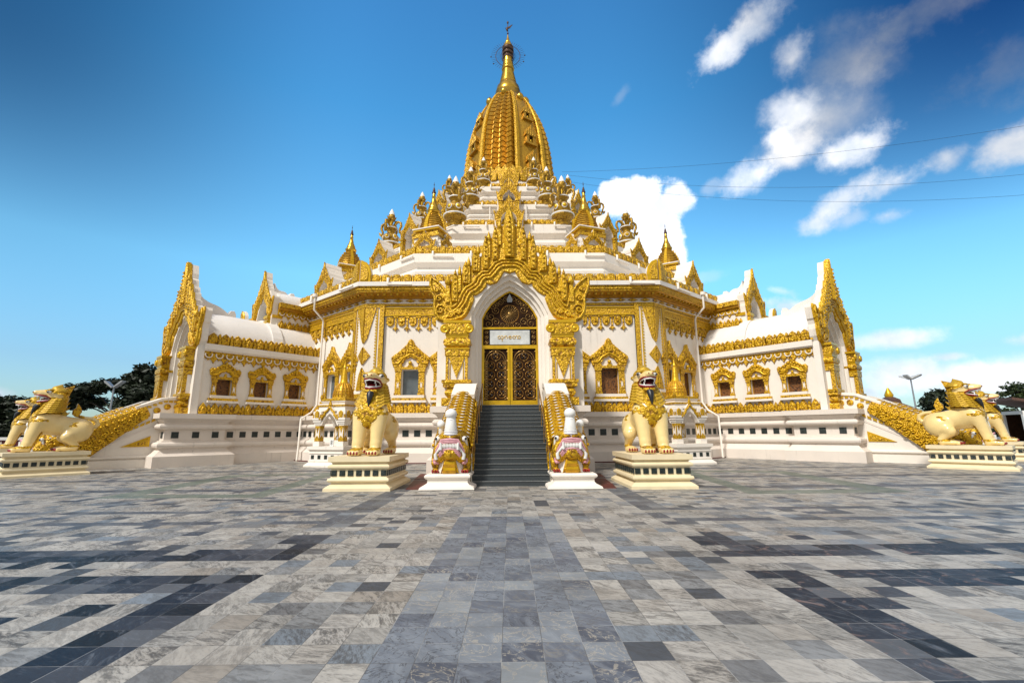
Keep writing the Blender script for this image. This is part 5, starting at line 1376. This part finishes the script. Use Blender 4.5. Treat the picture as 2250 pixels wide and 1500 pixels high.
# ------------------------------------------------------------------ urns on the terrace corners
def make_urn():
    root = thing('urn', '', 'urn', (0, 0, 0), 0, 'lotus urns on the terrace corners')
    b = MB()
    b.lathe([(.52, 0), (.52, .22), (.56, .24)], 16, 'bronze'); b.lathe([(.50, .24), (.50, .40), (.56, .42), (.62, .46), (.62, .52)], 16, 'bronze', (0, 0, 0), True)
    b.lathe([(.62, .5), (.76, .62), (.84, .72), (.84, .80), (.6, .86)], 20, 'bronze'); b.lathe([(.84, .78), (.88, .82), (.88, .88), (.6, .93)], 20, 'wpaint'); b.build('base', root)
    v = MB()
    v.lathe([(.40, .9), (.44, .98), (.5, 1.02)], 16, 'bronze'); v.lathe([(.44, 1.02), (.56, 1.12), (.66, 1.30), (.68, 1.48), (.60, 1.66), (.42, 1.80), (.34, 1.88)], 20, 'bronze')
    for k in range(6):
        a = 2*pi*k/6+.3; v.M = Matrix.Translation((.62*cos(a), .62*sin(a), 1.42)) @ Matrix.Rotation(a, 4, 'Z') @ Matrix.Rotation(R_(84), 4, 'Y')
        v.lathe([(.21, 0), (.21, .05), (.18, .06)], 12, 'wpaint'); v.lathe([(.19, .04), (.15, .10), (.05, .14)], 10, 'golds')
    v.M = Matrix.Identity(4)
    v.lathe([(.34, 1.86), (.31, 1.98), (.34, 2.02)], 16, 'bronze'); v.lathe([(.32, 2.0), (.38, 2.1), (.46, 2.24), (.52, 2.28)], 16, 'bronze'); v.lathe([(.52, 2.26), (.54, 2.32), (.42, 2.36), (.2, 2.36)], 16, 'wpaint'); v.build('vase', root)
    for k in range(4):
        a = pi/4+pi/2*k; h = MB(); h.M = Matrix.Rotation(a, 4, 'Z')
        h.tube([(.30, 0, 2.34), (.46, 0, 2.70), (.66, 0, 2.84), (.88, 0, 2.72), (.94, 0, 2.40), (.80, 0, 2.10), (.80, 0, 1.86), (.98, 0, 1.74)], [.07, .09, .10, .11, .11, .10, .09, .06], 7, 'bronze')
        h.M = h.M @ Matrix.Translation((.94, 0, 1.78)); h.prism([(0, -.1), (.12, .0), (.2, .28), (.05, .22), (-.08, .12)], -.08, .08, 'bronze', .03); h.build('handle', root)
    st = MB(); st.tube([(0, 0, 2.4), (0, 0, 3.1)], .10, 8, 'golds')
    for k in range(4):
        a = pi/2*k; st.M = Matrix.Rotation(a, 4, 'Z')
        st.tube([(.06, 0, 2.5), (.30, 0, 2.8), (.34, 0, 3.0), (.50, 0, 3.12)], [.05, .09, .07, .03], 6, 'bronze'); st.tube([(.06, 0, 2.9), (.24, 0, 3.1), (.28, 0, 3.3), (.40, 0, 3.42)], [.05, .08, .07, .03], 6, 'bronze')
        st.ball((.36, 0, 3.0), .1, 'bronze', 6); st.ball((.3, 0, 3.3), .09, 'bronze', 6)
    st.build('stem', root)
    bd = MB(); bd.lathe([(.1, 3.05), (.26, 3.15), (.30, 3.35), (.27, 3.55)], 12, 'bronze'); o = bd.build('bud', root)
    tp = MB(); tp.lathe([(.26, 3.52), (.22, 3.7), (.10, 4.0), (.01, 4.15)], 12, 'wpaint'); tp.build('tip', o)
    return root
urn = make_urn(); first = True
NM = {13.6: ('lowest', 'largest'), 10.5: ('middle', 'mid sized'), 7.5: ('uppermost', 'smallest')}
for (r, z, s) in ((13.6, 18.95, 1.17), (10.5, 22.4, 1.0), (7.5, 25.85, .86)):
    for az in (-20, 20, -60, 60):
        sd_ = 'left' if az < 0 else 'right'; fb = 'front' if abs(az) == 20 else 'outer'
        lb = '%s gold and white lotus urn on the %s %s corner of its terrace' % (NM[r][1], fb, sd_)
        loc = (r*sin(R_(az)), CY-r*cos(R_(az)), z)
        if first: urn.location = loc; urn.scale = (s,)*3; urn.rotation_euler = (0, 0, R_(az)); urn['label'] = lb; first = False
        else: dup(urn, lb, loc, R_(az), s)

# ------------------------------------------------------------------ small stupas on the first terrace
def stupa_dome(b, z0, h, r):
    tiers = 9
    for i in range(tiers):
        t0, t1 = i/tiers, (i+1)/tiers
        f = lambda t_: r*(1-.12*t_-.62*t_**2.2)
        b.lathe([(f(t0)*1.02+.03, z0+h*t0), (f(t1)-.02, z0+h*t1)], 16, 'dome', (0, 0, 0), False, 1, 1, 0, True, False)
    for k in range(4):
        a = R_(45+90*k-45)
        b.M0 = b.M; b.M = b.M @ Matrix.Rotation(a, 4, 'Z')
        for i in range(7): 
            t_ = (i+.5)/7; b.box(-.16*(1-t_*.5), .16*(1-t_*.5), -r*(1-.12*t_-.62*t_**2.2)-.09, -r*.3, z0+h*t_-.09*h/1.6, z0+h*t_+.09*h/1.6, 'golds')
        b.M = b.M0
def make_stupa():
    root = thing('corner_stupa', '', 'stupa', (0, 0, 0), 0, 'small gilded stupas on the lowest terrace')
    b = MB(); b.box(-1.0, 1.0, -1.0, 1.0, 0, 1.9, 'white'); b.box(-1.12, 1.12, -1.12, 1.12, 1.9, 2.1, 'gold'); b.box(-.95, .95, -.95, .95, 2.1, 2.45, 'gold'); b.box(-1.08, 1.08, -1.08, 1.08, 2.45, 2.58, 'golds'); b.box(-1.14, 1.14, -1.14, 1.14, 2.58, 2.66, 'white'); b.build('base', root)
    for k in range(4):
        p = MB(); p.M = rot(90*k) @ Matrix.Translation((0, -1.25, .0)) @ Matrix.Diagonal((.27, .27, .25, 1)) @ Matrix.Translation((0, 0, -6.27+4.0)); pediment(p, .9, 'gold', 'white', True)
        p.M = rot(90*k)
        for q in (-1, 1): p.box(min(q*.42, q*.66), max(q*.42, q*.66), -1.3, -.95, 0, 1.05, 'gold'); p.box(min(q*.38, q*.70), max(q*.38, q*.70), -1.34, -.94, .82, 1.04, 'golds')
        p.box(-.4, .4, -1.05, -.98, 0, 1.2, 'goldd'); p.box(-.26, .26, -1.07, -1.0, 0, .95, 'dark'); p.build('porch', root)
    d = MB(); stupa_dome(d, 2.66, 1.75, 1.02); d.build('dome', root)
    s = MB(); s.lathe([(.42, 4.3), (.50, 4.4), (.52, 4.5), (.40, 4.56), (.42, 4.62), (.34, 4.9), (.24, 5.1), (.17, 5.4), (.13, 5.7), (.17, 5.74), (.12, 5.8), (.11, 6.0)], 14, 'spire'); s.build('spire', root)
    f = MB(); f.lathe([(.14, 5.98), (.16, 6.1), (.12, 6.12), (.10, 6.3), (.05, 6.5)], 10, 'rust'); f.tube([(0, 0, 6.4), (0, 0, 6.95)], .018, 5, 'rust'); f.ball((0, 0, 6.75), .05, 'rust', 6); f.build('finial', root)
    return root
st_ = make_stupa(); first = True
for az in (-20, 20, -60, 60):
    lb = {-20: 'small gilded stupa with arched porches on the terrace left of the front gable', 20: 'small gilded stupa with arched porches on the terrace right of the front gable', -60: 'outer left small gilded stupa rising behind the parapet against blue sky', 60: 'outer right small gilded stupa rising behind the parapet beside the white cloud'}[az]
    r = 17.3; loc = (r*sin(R_(az)), CY-r*cos(R_(az)), 14.15)
    if first: st_.location = loc; st_.rotation_euler = (0, 0, R_(az)); st_['label'] = lb; first = False
    else: dup(st_, lb, loc, R_(az))

# ------------------------------------------------------------------ wayside shrines at the corners of the podium
def make_shrine():
    root = thing('shrine', '', 'shrine', (0, 0, 0), 0, 'white and gold shrines at the foot of the podium')
    hx = 1.35
    b = MB(); path = [(-hx, -hx), (hx, -hx), (hx, hx), (-hx, hx)]
    b.sweep([(.24, 0), (.24, .1), (.1, .22), (.02, .28), (.05, .32), (.05, .38), (0, .4), (0, .78), (.05, .8), (.05, .86), (0, .9), (.04, 1.0), (.14, 1.05), (.14, 1.24), (-1.4, 1.25)], path, 'white', True)
    t = b
    for i in range(4): tiles_on(t, path[i], path[(i+1) % 4], .36, .24, .47, .3)
    b.build('base', root)
    for sx in (-1, 1):
        for sy in (-1, 1):
            c = MB(); x, y = sx*.98, sy*.98
            c.box(x-.26, x+.26, y-.26, y+.26, 1.25, 1.52, 'white'); c.box(x-.2, x+.2, y-.2, y+.2, 1.52, 2.5, 'white')
            for k in range(4):
                c.M = Matrix.Translation((x, y, 0)) @ rot(90*k)
                c.prism([(-.17, 2.5), (.17, 2.5), (0, 2.02)], -.215, -.19, 'goldf'); c.prism(shift(leaf_pts(.3, .36, 4), 0, 1.54), -.215, -.19, 'goldf')
                for q in (-1, 1): c.box(min(q*.15, q*.2), max(q*.15, q*.2), -.212, -.19, 1.53, 2.5, 'goldf')
            c.M = Matrix.Identity(4)
            for i, (w, z0, z1) in enumerate(((.22, 2.5, 2.6), (.27, 2.6, 2.72), (.33, 2.72, 2.86), (.38, 2.86, 2.98))): c.box(x-w, x+w, y-w, y+w, z0, z1, 'white')
            c.box(x-.34, x+.34, y-.34, y+.34, 2.98, 3.4, 'white')
            for k in range(4):
                c.M = Matrix.Translation((x, y, 0)) @ rot(90*k); c.prism(shift(leaf_pts(.36, .46, 5, .7), 0, 2.98), -.40, -.33, 'goldf', .03)
                for q in (-1, 1): c.box(min(q*.24, q*.33), max(q*.24, q*.33), -.37, -.33, 2.98, 3.2, 'goldf')
            c.M = Matrix.Identity(4)
            c.build('column', root)
    for k in range(4):
        g = MB(); g.M = rot(90*k)
        A = arch_pts(.62, 2.55, 3.25, 6); out = [(-.72, 2.5), (-.72, 3.0), (-.5, 3.25), (-.25, 3.55), (0, 3.8), (.25, 3.55), (.5, 3.25), (.72, 3.0), (.72, 2.5)]
        poly = out+[(x, z) for x, z in A[::-1]]
        g.prism(poly, -1.24, -.96, 'white')
        for q in (-1, 1): g.tube([(q*x, -1.27, z) for x, z in [(-.72, 2.95), (-.60, 2.92), (-.55, 3.08), (-.42, 3.14), (-.36, 3.34), (-.2, 3.42), (0, 3.66)]], [.11, .10, .10, .09, .09, .08, .07], 7, 'gold')
        g.prism(shift(leaf_pts(.22, .45, 4), 0, 3.62), -1.32, -1.2, 'gold', .03)
        for q in (-1, 1): g.ball((q*.74, -1.27, 2.94), .13, 'gold', 8)
        g.build('arch', root)
    r = MB()
    for (w, z0, z1, m) in ((1.2, 3.4, 3.52, 'white'), (1.08, 3.52, 3.70, 'white'), (1.14, 3.70, 3.80, 'goldf'), (.95, 3.80, 3.98, 'white'), (1.0, 3.98, 4.06, 'white'), (1.03, 4.06, 4.2, 'goldf')): r.box(-w, w, -w, w, z0, z1, m)
    for sx in (-1, 1):
        for sy in (-1, 1): r.prism(shift(leaf_pts(.2, .3, 3), sx*.98, 4.18), sy*.98-.08, sy*.98+.08, 'goldf', .02)
    r.build('roof', root)
    d = MB(); d.M = Matrix.Diagonal((.80, .80, 1, 1)); d.lathe([(.92, 4.2), (.92, 4.3), (.86, 4.34)], 20, 'gold')
    d.lathe([(.84, 4.34), (.82, 4.55), (.74, 4.8), (.58, 5.05), (.42, 5.22), (.36, 5.28)], 20, 'golds')
    for k in range(18):
        a = 2*pi*k/18
        d.tube([(cos(a)*rr_, sin(a)*rr_, z) for rr_, z in ((.86, 4.34), (.84, 4.55), (.76, 4.8), (.60, 5.05), (.44, 5.22))], .05, 5, 'goldd')
    for z, rr_ in ((4.5, .86), (4.68, .81), (4.86, .73)): d.lathe([(rr_, z), (rr_+.02, z+.03), (rr_-.02, z+.06)], 20, 'goldd', capb=False, capt=False)
    pr = [(.36, 5.26), (.38, 5.34), (.30, 5.38)]; z = 5.38; q = .30
    while z < 6.2: pr += [(q, z), (q+.015, z+.05), (q-.02, z+.08)]; z += .1; q -= .018
    pr += [(.14, 6.25), (.18, 6.3), (.12, 6.36), (.10, 6.5), (.02, 6.75)]
    d.lathe(pr, 14, 'golds'); d.build('stupa_top', root)
    return root
sh = make_shrine(); RS = 26.7; SAZ = 19.2
def buddha():
    root = thing('buddha_statue', 'small grey seated buddha statue inside the left shrine', 'statue', (0, 0, 0), 0, 'small buddha statues inside the shrines')
    f = lambda X, Y, Z: smin(smin(smin(ell((X, Y, Z), (0, -.02, .12), (.34, .22, .12)), cone((X, Y, Z), (0, .02, .15), (0, .02, .48), .17, .15), .08), smin(cone((np.abs(X), Y, Z), (.17, .02, .50), (.23, -.02, .28), .06, .05), cone((np.abs(X), Y, Z), (.23, -.02, .28), (.06, -.15, .2), .05, .04), .03), .05), smin(ell((X, Y, Z), (0, .0, .70), (.10, .11, .13)), ell((X, Y, Z), (0, .02, .84), (.05, .05, .06)), .03), .05)
    V, F = surfnet(f, (-.42, -.3, -.02), (.42, .3, .95), .035); np_mesh('body', V, F, ['stone'], np.zeros(len(F)), root)
    b = MB(); b.box(-.4, .4, -.3, .3, -.35, 0, 'white'); b.build('seat', root)
    return root
bu = buddha(); bu.scale = (.8, .8, .8)
sh.scale = (.74, .74, .80)
for i, az in enumerate((-SAZ, SAZ)):
    a = R_(az); loc = (RS*sin(a), CY-RS*cos(a), 0); sd_ = 'left' if az < 0 else 'right'
    lb = 'small %s shrine of four columns with gold stupa top, behind the front lion' % sd_
    bl = (loc[0], loc[1], 1.28); blb = 'small grey seated buddha statue inside the %s shrine' % sd_
    if i == 0:
        sh.location = loc; sh.rotation_euler = (0, 0, a); sh['label'] = lb; bu.location = bl; bu.rotation_euler = (0, 0, a)
    else: dup(sh, lb, loc, a); dup(bu, blb, bl, a)
a = R_(-SAZ); nb = MB(); nb.box(-.11, .11, -.02, .02, 0, .34, 'wpaint')
for zc in (.22, .12):
    nb.tube([(.045*cos(2*pi*k/12), -.025, zc+.045*sin(2*pi*k/12)) for k in range(12)], .012, 4, 'black', False, True)
o = nb.build('number_board'); tag(o, 'tiny white board numbered 8 standing on the left shrine', 'sign')
o.location = Vector((RS*sin(a), CY-RS*cos(a), 1.0))+rot(-SAZ).to_3x3() @ Vector((.30, -.98, 0)); o.rotation_euler = (0, 0, a)

# ------------------------------------------------------------------ pipes on the hall
def pipes():
    for s in (-1, 1):
        p = MB(); p.M = rot(40*s)
        u = -s*3.9
        p.tube([(u, -A0-.95, 10.35), (u, -A0-.95, 9.4), (u, -A0-.35, 8.9), (u, -A0-.28, 8.7), (u, -A0-.28, 3.4), (u, -A0-.6, 2.9), (u, -A0-1.22, 2.5), (u, -A0-1.25, .1), (u, -A0-1.32, .05)], .065, 8, 'white')
        p.lathe([(.16, 0), (.16, .2)], 8, 'white', (u, -A0-.95, 10.25)); p.build('drainpipe', hall)
    for k in (-1, 0, 1):
        for (A, z, n) in ((A0+.88, 10.1, 5), (18.65, 14.0, 5), (13.3, 18.8, 5), (10.25, 22.25, 3), (7.45, 25.7, 3)):
            hw = A*T20
            for i in range(n):
                x = -hw+2*hw*(i+.5)/n; d = MB(); d.M = rot(40*k)
                d.tube([(x, -A-.05, z+.28), (x, -A-.12, z+.28), (x, -A-.12, z-.1)], .075, 6, 'white')
                if i % 2 == 0: d.tube([(x, -A-.12, z-.08), (x+1.4, -A-.12, z-.10)], .07, 6, 'white')
                d.build('parapet_drain', hall)
    for x in (-1.75, 1.6):
        q = MB(); q.tube([(x, -10.35, 22.3), (x, -10.35, 19.0)], .07, 6, 'white'); q.build('drainpipe', hall)
pipes()

# ------------------------------------------------------------------ red tiles on the floor
def redtiles():
    for (pts, lb) in (([(-3.05, 13.75), (-2.45, 13.75), (-2.75, 16.4), (-3.35, 16.4)], 'dark red mat on the paving left of the front stairs'), ([(2.45, 13.7), (3.05, 13.7), (3.2, 15.0), (2.6, 15.0)], 'dark red mat on the paving right of the front stairs, nearest'),
                      ([(-3.4, 16.7), (-2.8, 16.7), (-3.1, 18.9), (-3.6, 18.9)], 'dark red mat behind the first one left of the stairs'), ([(2.65, 15.15), (3.2, 15.15), (3.3, 16.6), (2.75, 16.6)], 'dark red mat right of the stairs, middle one of three'), ([(2.8, 17.0), (3.4, 17.0), (3.5, 18.6), (2.9, 18.6)], 'dark red mat right of the stairs, farthest of three')):
        b = MB(); n = 4; z1 = .012
        b.add([(x, y, z1) for x, y in pts]+[(x, y, .001) for x, y in pts], [(0, 1, 2, 3), (4, 5, 1, 0), (5, 6, 2, 1), (6, 7, 3, 2), (7, 4, 0, 3)], 'redtile')
        o = b.build('floor_mat'); tag(o, lb, 'mat', 'dark red mats beside the front stairs')
    k = MB(); k.sweep([(1.10, .0), (1.10, .05), (.95, .055)], ngon(A0), 'redtile', True); k.build('red_kerb', hall)
redtiles()

# ------------------------------------------------------------------ lamp posts
def lamps():
    for i, (x, y, h, lb) in enumerate(((-58.9, 68, 8.5, 'tall floodlight mast with two lamps in front of the trees at left'), (68.3, 77, 10.0, 'tall floodlight mast with petal shaped lamps against the clouds at right'))):
        root = thing('floodlight_mast', lb, 'lamp post', (x, y, 0), 0, 'floodlight masts')
        p = MB(); p.tube([(0, 0, 0), (0, 0, h)], [.16, .10], 8, 'grey'); p.build('pole', root)
        for k in range(2 if i == 0 else 4):
            b = MB(); a = pi*k if i == 0 else pi*k/2+.4
            b.M = Matrix.Translation((0, 0, h)) @ Matrix.Rotation(a, 4, 'Z') @ Matrix.Rotation(R_(-38 if i == 0 else -24), 4, 'Y')
            b.prism([(.1, -.1), (1.5, -.16), (1.75, .0), (1.5, .16), (.1, .1)], -.34, .34, 'grey' if i == 0 else 'lamp', .04)
            b.build('lamp_head', root)
lamps()
# overhead wires
def wires():
    def far(px, py, d):
        f = 1000.; u = (px-1125)/f; v = -(py-750)/f
        dv = rr*u+uu*v+f0; return Vector((-.02, 0, 1.6))+dv*d
    for i, (a, b, lb) in enumerate((((1235, 378), (2400, 252), 'uppermost thin overhead wire rising to the right'), ((1240, 384), (2400, 366), 'middle thin overhead wire across the right sky'), ((1240, 398), (2400, 416), 'lowest thin overhead wire across the right sky'))):
        p, q = far(*a, 58), far(*b, 44); m = MB()
        m.tube([p.lerp(q, t_)-Vector((0, 0, 2.0*4*t_*(1-t_)*(.6 if i == 0 else 1.0))) for t_ in np.linspace(0, 1, 17)], .013, 5, 'black')
        o = m.build('overhead_wire'); tag(o, lb, 'wire', 'overhead wires at the right of the tower')
wires()

# ------------------------------------------------------------------ trees
def tree(x, y, h, crown, label, name='tree', trunk_h=.45, seed=1, nl=2600, leaf=.45, mat='leaf', lean=0):
    """crown = list of (dx, dy, z, rx, ry, rz) leaf clouds"""
    rn = np.random.RandomState(seed)
    root = thing(name, label, 'tree', (x, y, 0), 0, 'trees beyond the terrace')
    t = MB(); tops = []
    t.tube([(0, 0, 0), (lean*.4, 0, h*trunk_h*.6), (lean, 0, h*trunk_h)], [h*.032, h*.026, h*.02], 8, 'bark')
    for (dx, dy, z, rx, ry, rz) in crown:
        t.tube([(lean, 0, h*trunk_h), (lean+(dx-lean)*.5, dy*.5, h*trunk_h+(z-h*trunk_h)*.62), (dx, dy, z)], [h*.014, h*.01, h*.004], 6, 'bark')
    t.build('trunk', root)
    vol = np.array([c[3]*c[4]*c[5] for c in crown])**.8; vol /= vol.sum(); V = []; F = []
    for c, w in zip(crown, vol):
        n = int(nl*w)
        # each cloud breaks into small tufts so that gaps stay between them
        k = max(4, n//26); u = rn.normal(size=(k, 3)); u /= np.linalg.norm(u, axis=1)[:, None]; u *= rn.uniform(.35, 1.0, (k, 1))**.5
        cen = u*np.array(c[3:6])+np.array(c[:3])
        for p in cen:
            q = p+rn.normal(size=(26, 3))*np.array([.42, .42, .22])*leaf*1.9
            for a in q:
                d1 = rn.normal(size=3); d1[2] *= .5; d1 /= np.linalg.norm(d1); d2 = np.cross(d1, rn.normal(size=3)); d2 /= np.linalg.norm(d2); s = leaf*rn.uniform(.5, 1.1); b = len(V)
                V += [a-d1*s, a+d2*s*.42, a+d1*s, a-d2*s*.42]; F.append((b, b+1, b+2, b+3))
    me = bpy.data.meshes.new('crown'); me.from_pydata([tuple(v) for v in V], [], F); me.materials.append(M[mat]); o = bpy.data.objects.new('crown', me); COL.objects.link(o); o.parent = root
def hedge(x0, x1, y, h, seed, label):
    rn = np.random.RandomState(seed); n = 5200
    root = thing('hedge', label, 'hedge', ((x0+x1)/2, y, 0)); w = (x1-x0)/2
    t = MB(); t.box(-w, w, .3, 2.2, 0, h*.72, 'leaf'); t.build('core', root)
    V = []; F = []
    for i in range(n):
        a = np.array([rn.uniform(-w, w), rn.uniform(-.6, 1.6), 0]); a[2] = rn.uniform(0, 1)*h*(.72+.28*sin(a[0]*.9)*sin(a[0]*.37+1)); 
        d1 = rn.normal(size=3); d1 /= np.linalg.norm(d1); d2 = np.cross(d1, rn.normal(size=3)); d2 /= np.linalg.norm(d2); q = .55*rn.uniform(.5, 1.1); b = len(V)
        V += [a-d1*q, a+d2*q*.45, a+d1*q, a-d2*q*.45]; F.append((b, b+1, b+2, b+3))
    me = bpy.data.meshes.new('foliage'); me.from_pydata([tuple(v) for v in V], [], F); me.materials.append(M['leaf']); o = bpy.data.objects.new('foliage', me); COL.objects.link(o); o.parent = root
def trees():
    hedge(-128, -66, 96, 5.2, 31, 'long dark hedge closing the horizon behind the left lions')
    hedge(62, 128, 100, 3.6, 32, 'long dark hedge closing the horizon behind the right lions')
    # wide umbrella crowned tree at left
    cr = []
    rn = random.Random(4)
    for (dx, z, rx) in ((-6.5, 8.2, 2.6), (-3.4, 9.4, 2.8), (0, 10.0, 3.0), (3.4, 9.8, 2.8), (6.4, 8.6, 2.4), (8.2, 7.2, 1.8), (-8.2, 7.0, 2.0), (-5, 7.2, 2.0), (4.8, 7.4, 2.0)):
        cr.append((dx, rn.uniform(-2, 2), z, rx, 2.4, .75))
    tree(-67, 78, 10.5, cr, 'broad flat topped tree with a forked trunk behind the left floodlight', 'rain_tree', .40, 3, 9500, .5, lean=1.0)
    tree(-61.3, 77, 13.2, [(0, 0, 12.4, 1.6, 1.5, .8), (-1.2, 0, 11, 2.6, 1.6, .8), (1.5, 0, 10.2, 3, 1.6, .9), (-2.2, 0, 9.2, 2.4, 1.6, .8), (0, 0, 8, 3.4, 2, 1), (-2.6, 0, 6.6, 2.4, 2, 1), (1, 0, 5.4, 3.4, 2, 1.3), (-2, 0, 3.6, 2.6, 2, 1.4)], 'tall layered dark tree beside the left gable', 'layered_tree', .3, 8, 9000, .5)
    tree(-79, 74, 8, [(0, 0, 6.2, 3.4, 2.5, 1.4), (-3, 0, 5.2, 3, 2.5, 1.6), (3, 0, 5.0, 3, 2.5, 1.5), (0, 0, 3.2, 4.6, 2.5, 1.6), (4, 0, 3.0, 3, 2.5, 1.6)], 'dense dark tree right behind the heads of the left lions', 'broad_tree', .3, 11, 9000, .5)
    tree(-88, 76, 8.2, [(0, 0, 6.4, 2.6, 2.5, 1.2), (2, 0, 7.4, 1.2, 1.2, .8), (-3, 0, 5.2, 3, 2.5, 1.6), (3, 0, 4.6, 3, 2.5, 1.6), (0, 0, 3.0, 4.6, 2.5, 1.8)], 'bushy dark tree at the left edge of the picture', 'broad_tree', .3, 12, 9000, .5)
    tree(-72, 92, 6.0, [(0, 0, 3.5, 6, 2.5, 1.4), (-7, 0, 3.4, 5, 2.5, 1.4), (7, 0, 3.4, 5, 2.5, 1.3), (0, 0, 1.6, 9, 2.5, 1.2)], 'low dark trees in a row far behind the flat topped tree', 'broad_tree', .3, 13, 9000, .6)
    tree(79, 84, 9.0, [(0, 0, 7.6, 1.9, 1.6, 1.0), (-1.4, 0, 6.6, 1.6, 1.6, 1.0), (1.6, 0, 6.4, 1.6, 1.6, 1), (0, 0, 5.0, 2.4, 2, 1.2)], 'small rounded dark tree between the tail and mane of the right lion', 'round_tree', .4, 21, 4200, .45)
    tree(94, 84, 10.5, [(0, 0, 8.6, 2.6, 2.4, 1.6), (-2.2, 0, 7.0, 2.2, 2, 1.4), (3, 0, 7.4, 3.4, 2.4, 1.6), (0, 0, 4.8, 4, 2.4, 1.6), (5, 0, 4.8, 4, 2.4, 1.8), (0, 0, 2.6, 4.6, 2.4, 1.6)], 'loose leafy tree behind the rear lion at the right edge', 'leafy_tree', .35, 22, 7000, .42, 'leaf2')
trees()

# ------------------------------------------------------------------ low things at the edges of the terrace
def edges():
    root = thing('boundary_wall', 'low white wall with brown pointed panels behind the left lions', 'wall', (-44, 40, 0), R_(28))
    b = MB(); b.box(-9, 9, 0, .35, 0, 1.25, 'dred'); b.box(-9.1, 9.1, -.06, .41, 1.25, 1.5, 'wpaint'); b.build('wall_body', root)
    t = MB()
    for i in range(26): t.prism(shift(leaf_pts(.46, 1.1, 3, .1), -8.6+i*.69, .08), -.06, .02, 'pod', .02)
    t.build('pointed_panel', root)
    k = thing('booth', 'white framed booth with a brown sloping roof at the right edge', 'booth', (40.5, 35.0, 0), R_(-20))
    f = MB()
    for x in (-1.6, 1.6):
        for y in (-1.2, 1.2): f.box(x-.12, x+.12, y-.12, y+.12, 0, 2.9, 'wpaint')
    f.box(-1.72, 1.72, -1.33, -1.09, 2.7, 2.95, 'wpaint'); f.box(-1.48, 1.48, -1.25, -1.15, .85, .98, 'wpaint'); f.box(-1.72, -1.48, -1.08, 1.08, 2.7, 2.95, 'wpaint'); f.build('frame', k)
    g = MB(); g.box(-1.5, 1.5, -1.17, -1.13, 1.0, 2.68, 'dark'); g.box(-1.5, 1.5, 1.0, 1.1, 0, 2.7, 'dark'); g.box(-1.48, 1.48, -1.22, -1.12, 0, .84, 'wpaint'); g.build('window', k)
    r = MB(); r.prism([(-2.4, 3.75), (2.6, 2.7), (2.6, 2.86), (-2.4, 3.95)], -1.8, 1.8, 'roofbrown'); r.build('roof', k)
    h = thing('distant_pavilion', 'tiny white and red pavilion roof with a gold finial behind the right balustrade', 'pavilion', (41.2, 49.5, 0))
    m = MB(); m.box(-1.1, 1.1, -1.1, 1.1, 0, 3.5, 'wpaint'); m.box(-.5, .5, -1.14, -1.09, 2.2, 3.3, 'goldd'); m.build('walls', h)
    m = MB(); m.lathe([(2.3, 3.5), (2.3, 3.7), (1.0, 4.4), (.9, 4.8), (.4, 5.1)], 4, 'roofbrown', (0, 0, 0), False, 1, 1, pi/4); m.lathe([(.32, 5.05), (.42, 5.3), (.3, 5.6), (.06, 6.1)], 8, 'golds'); m.build('roof', h)
edges()
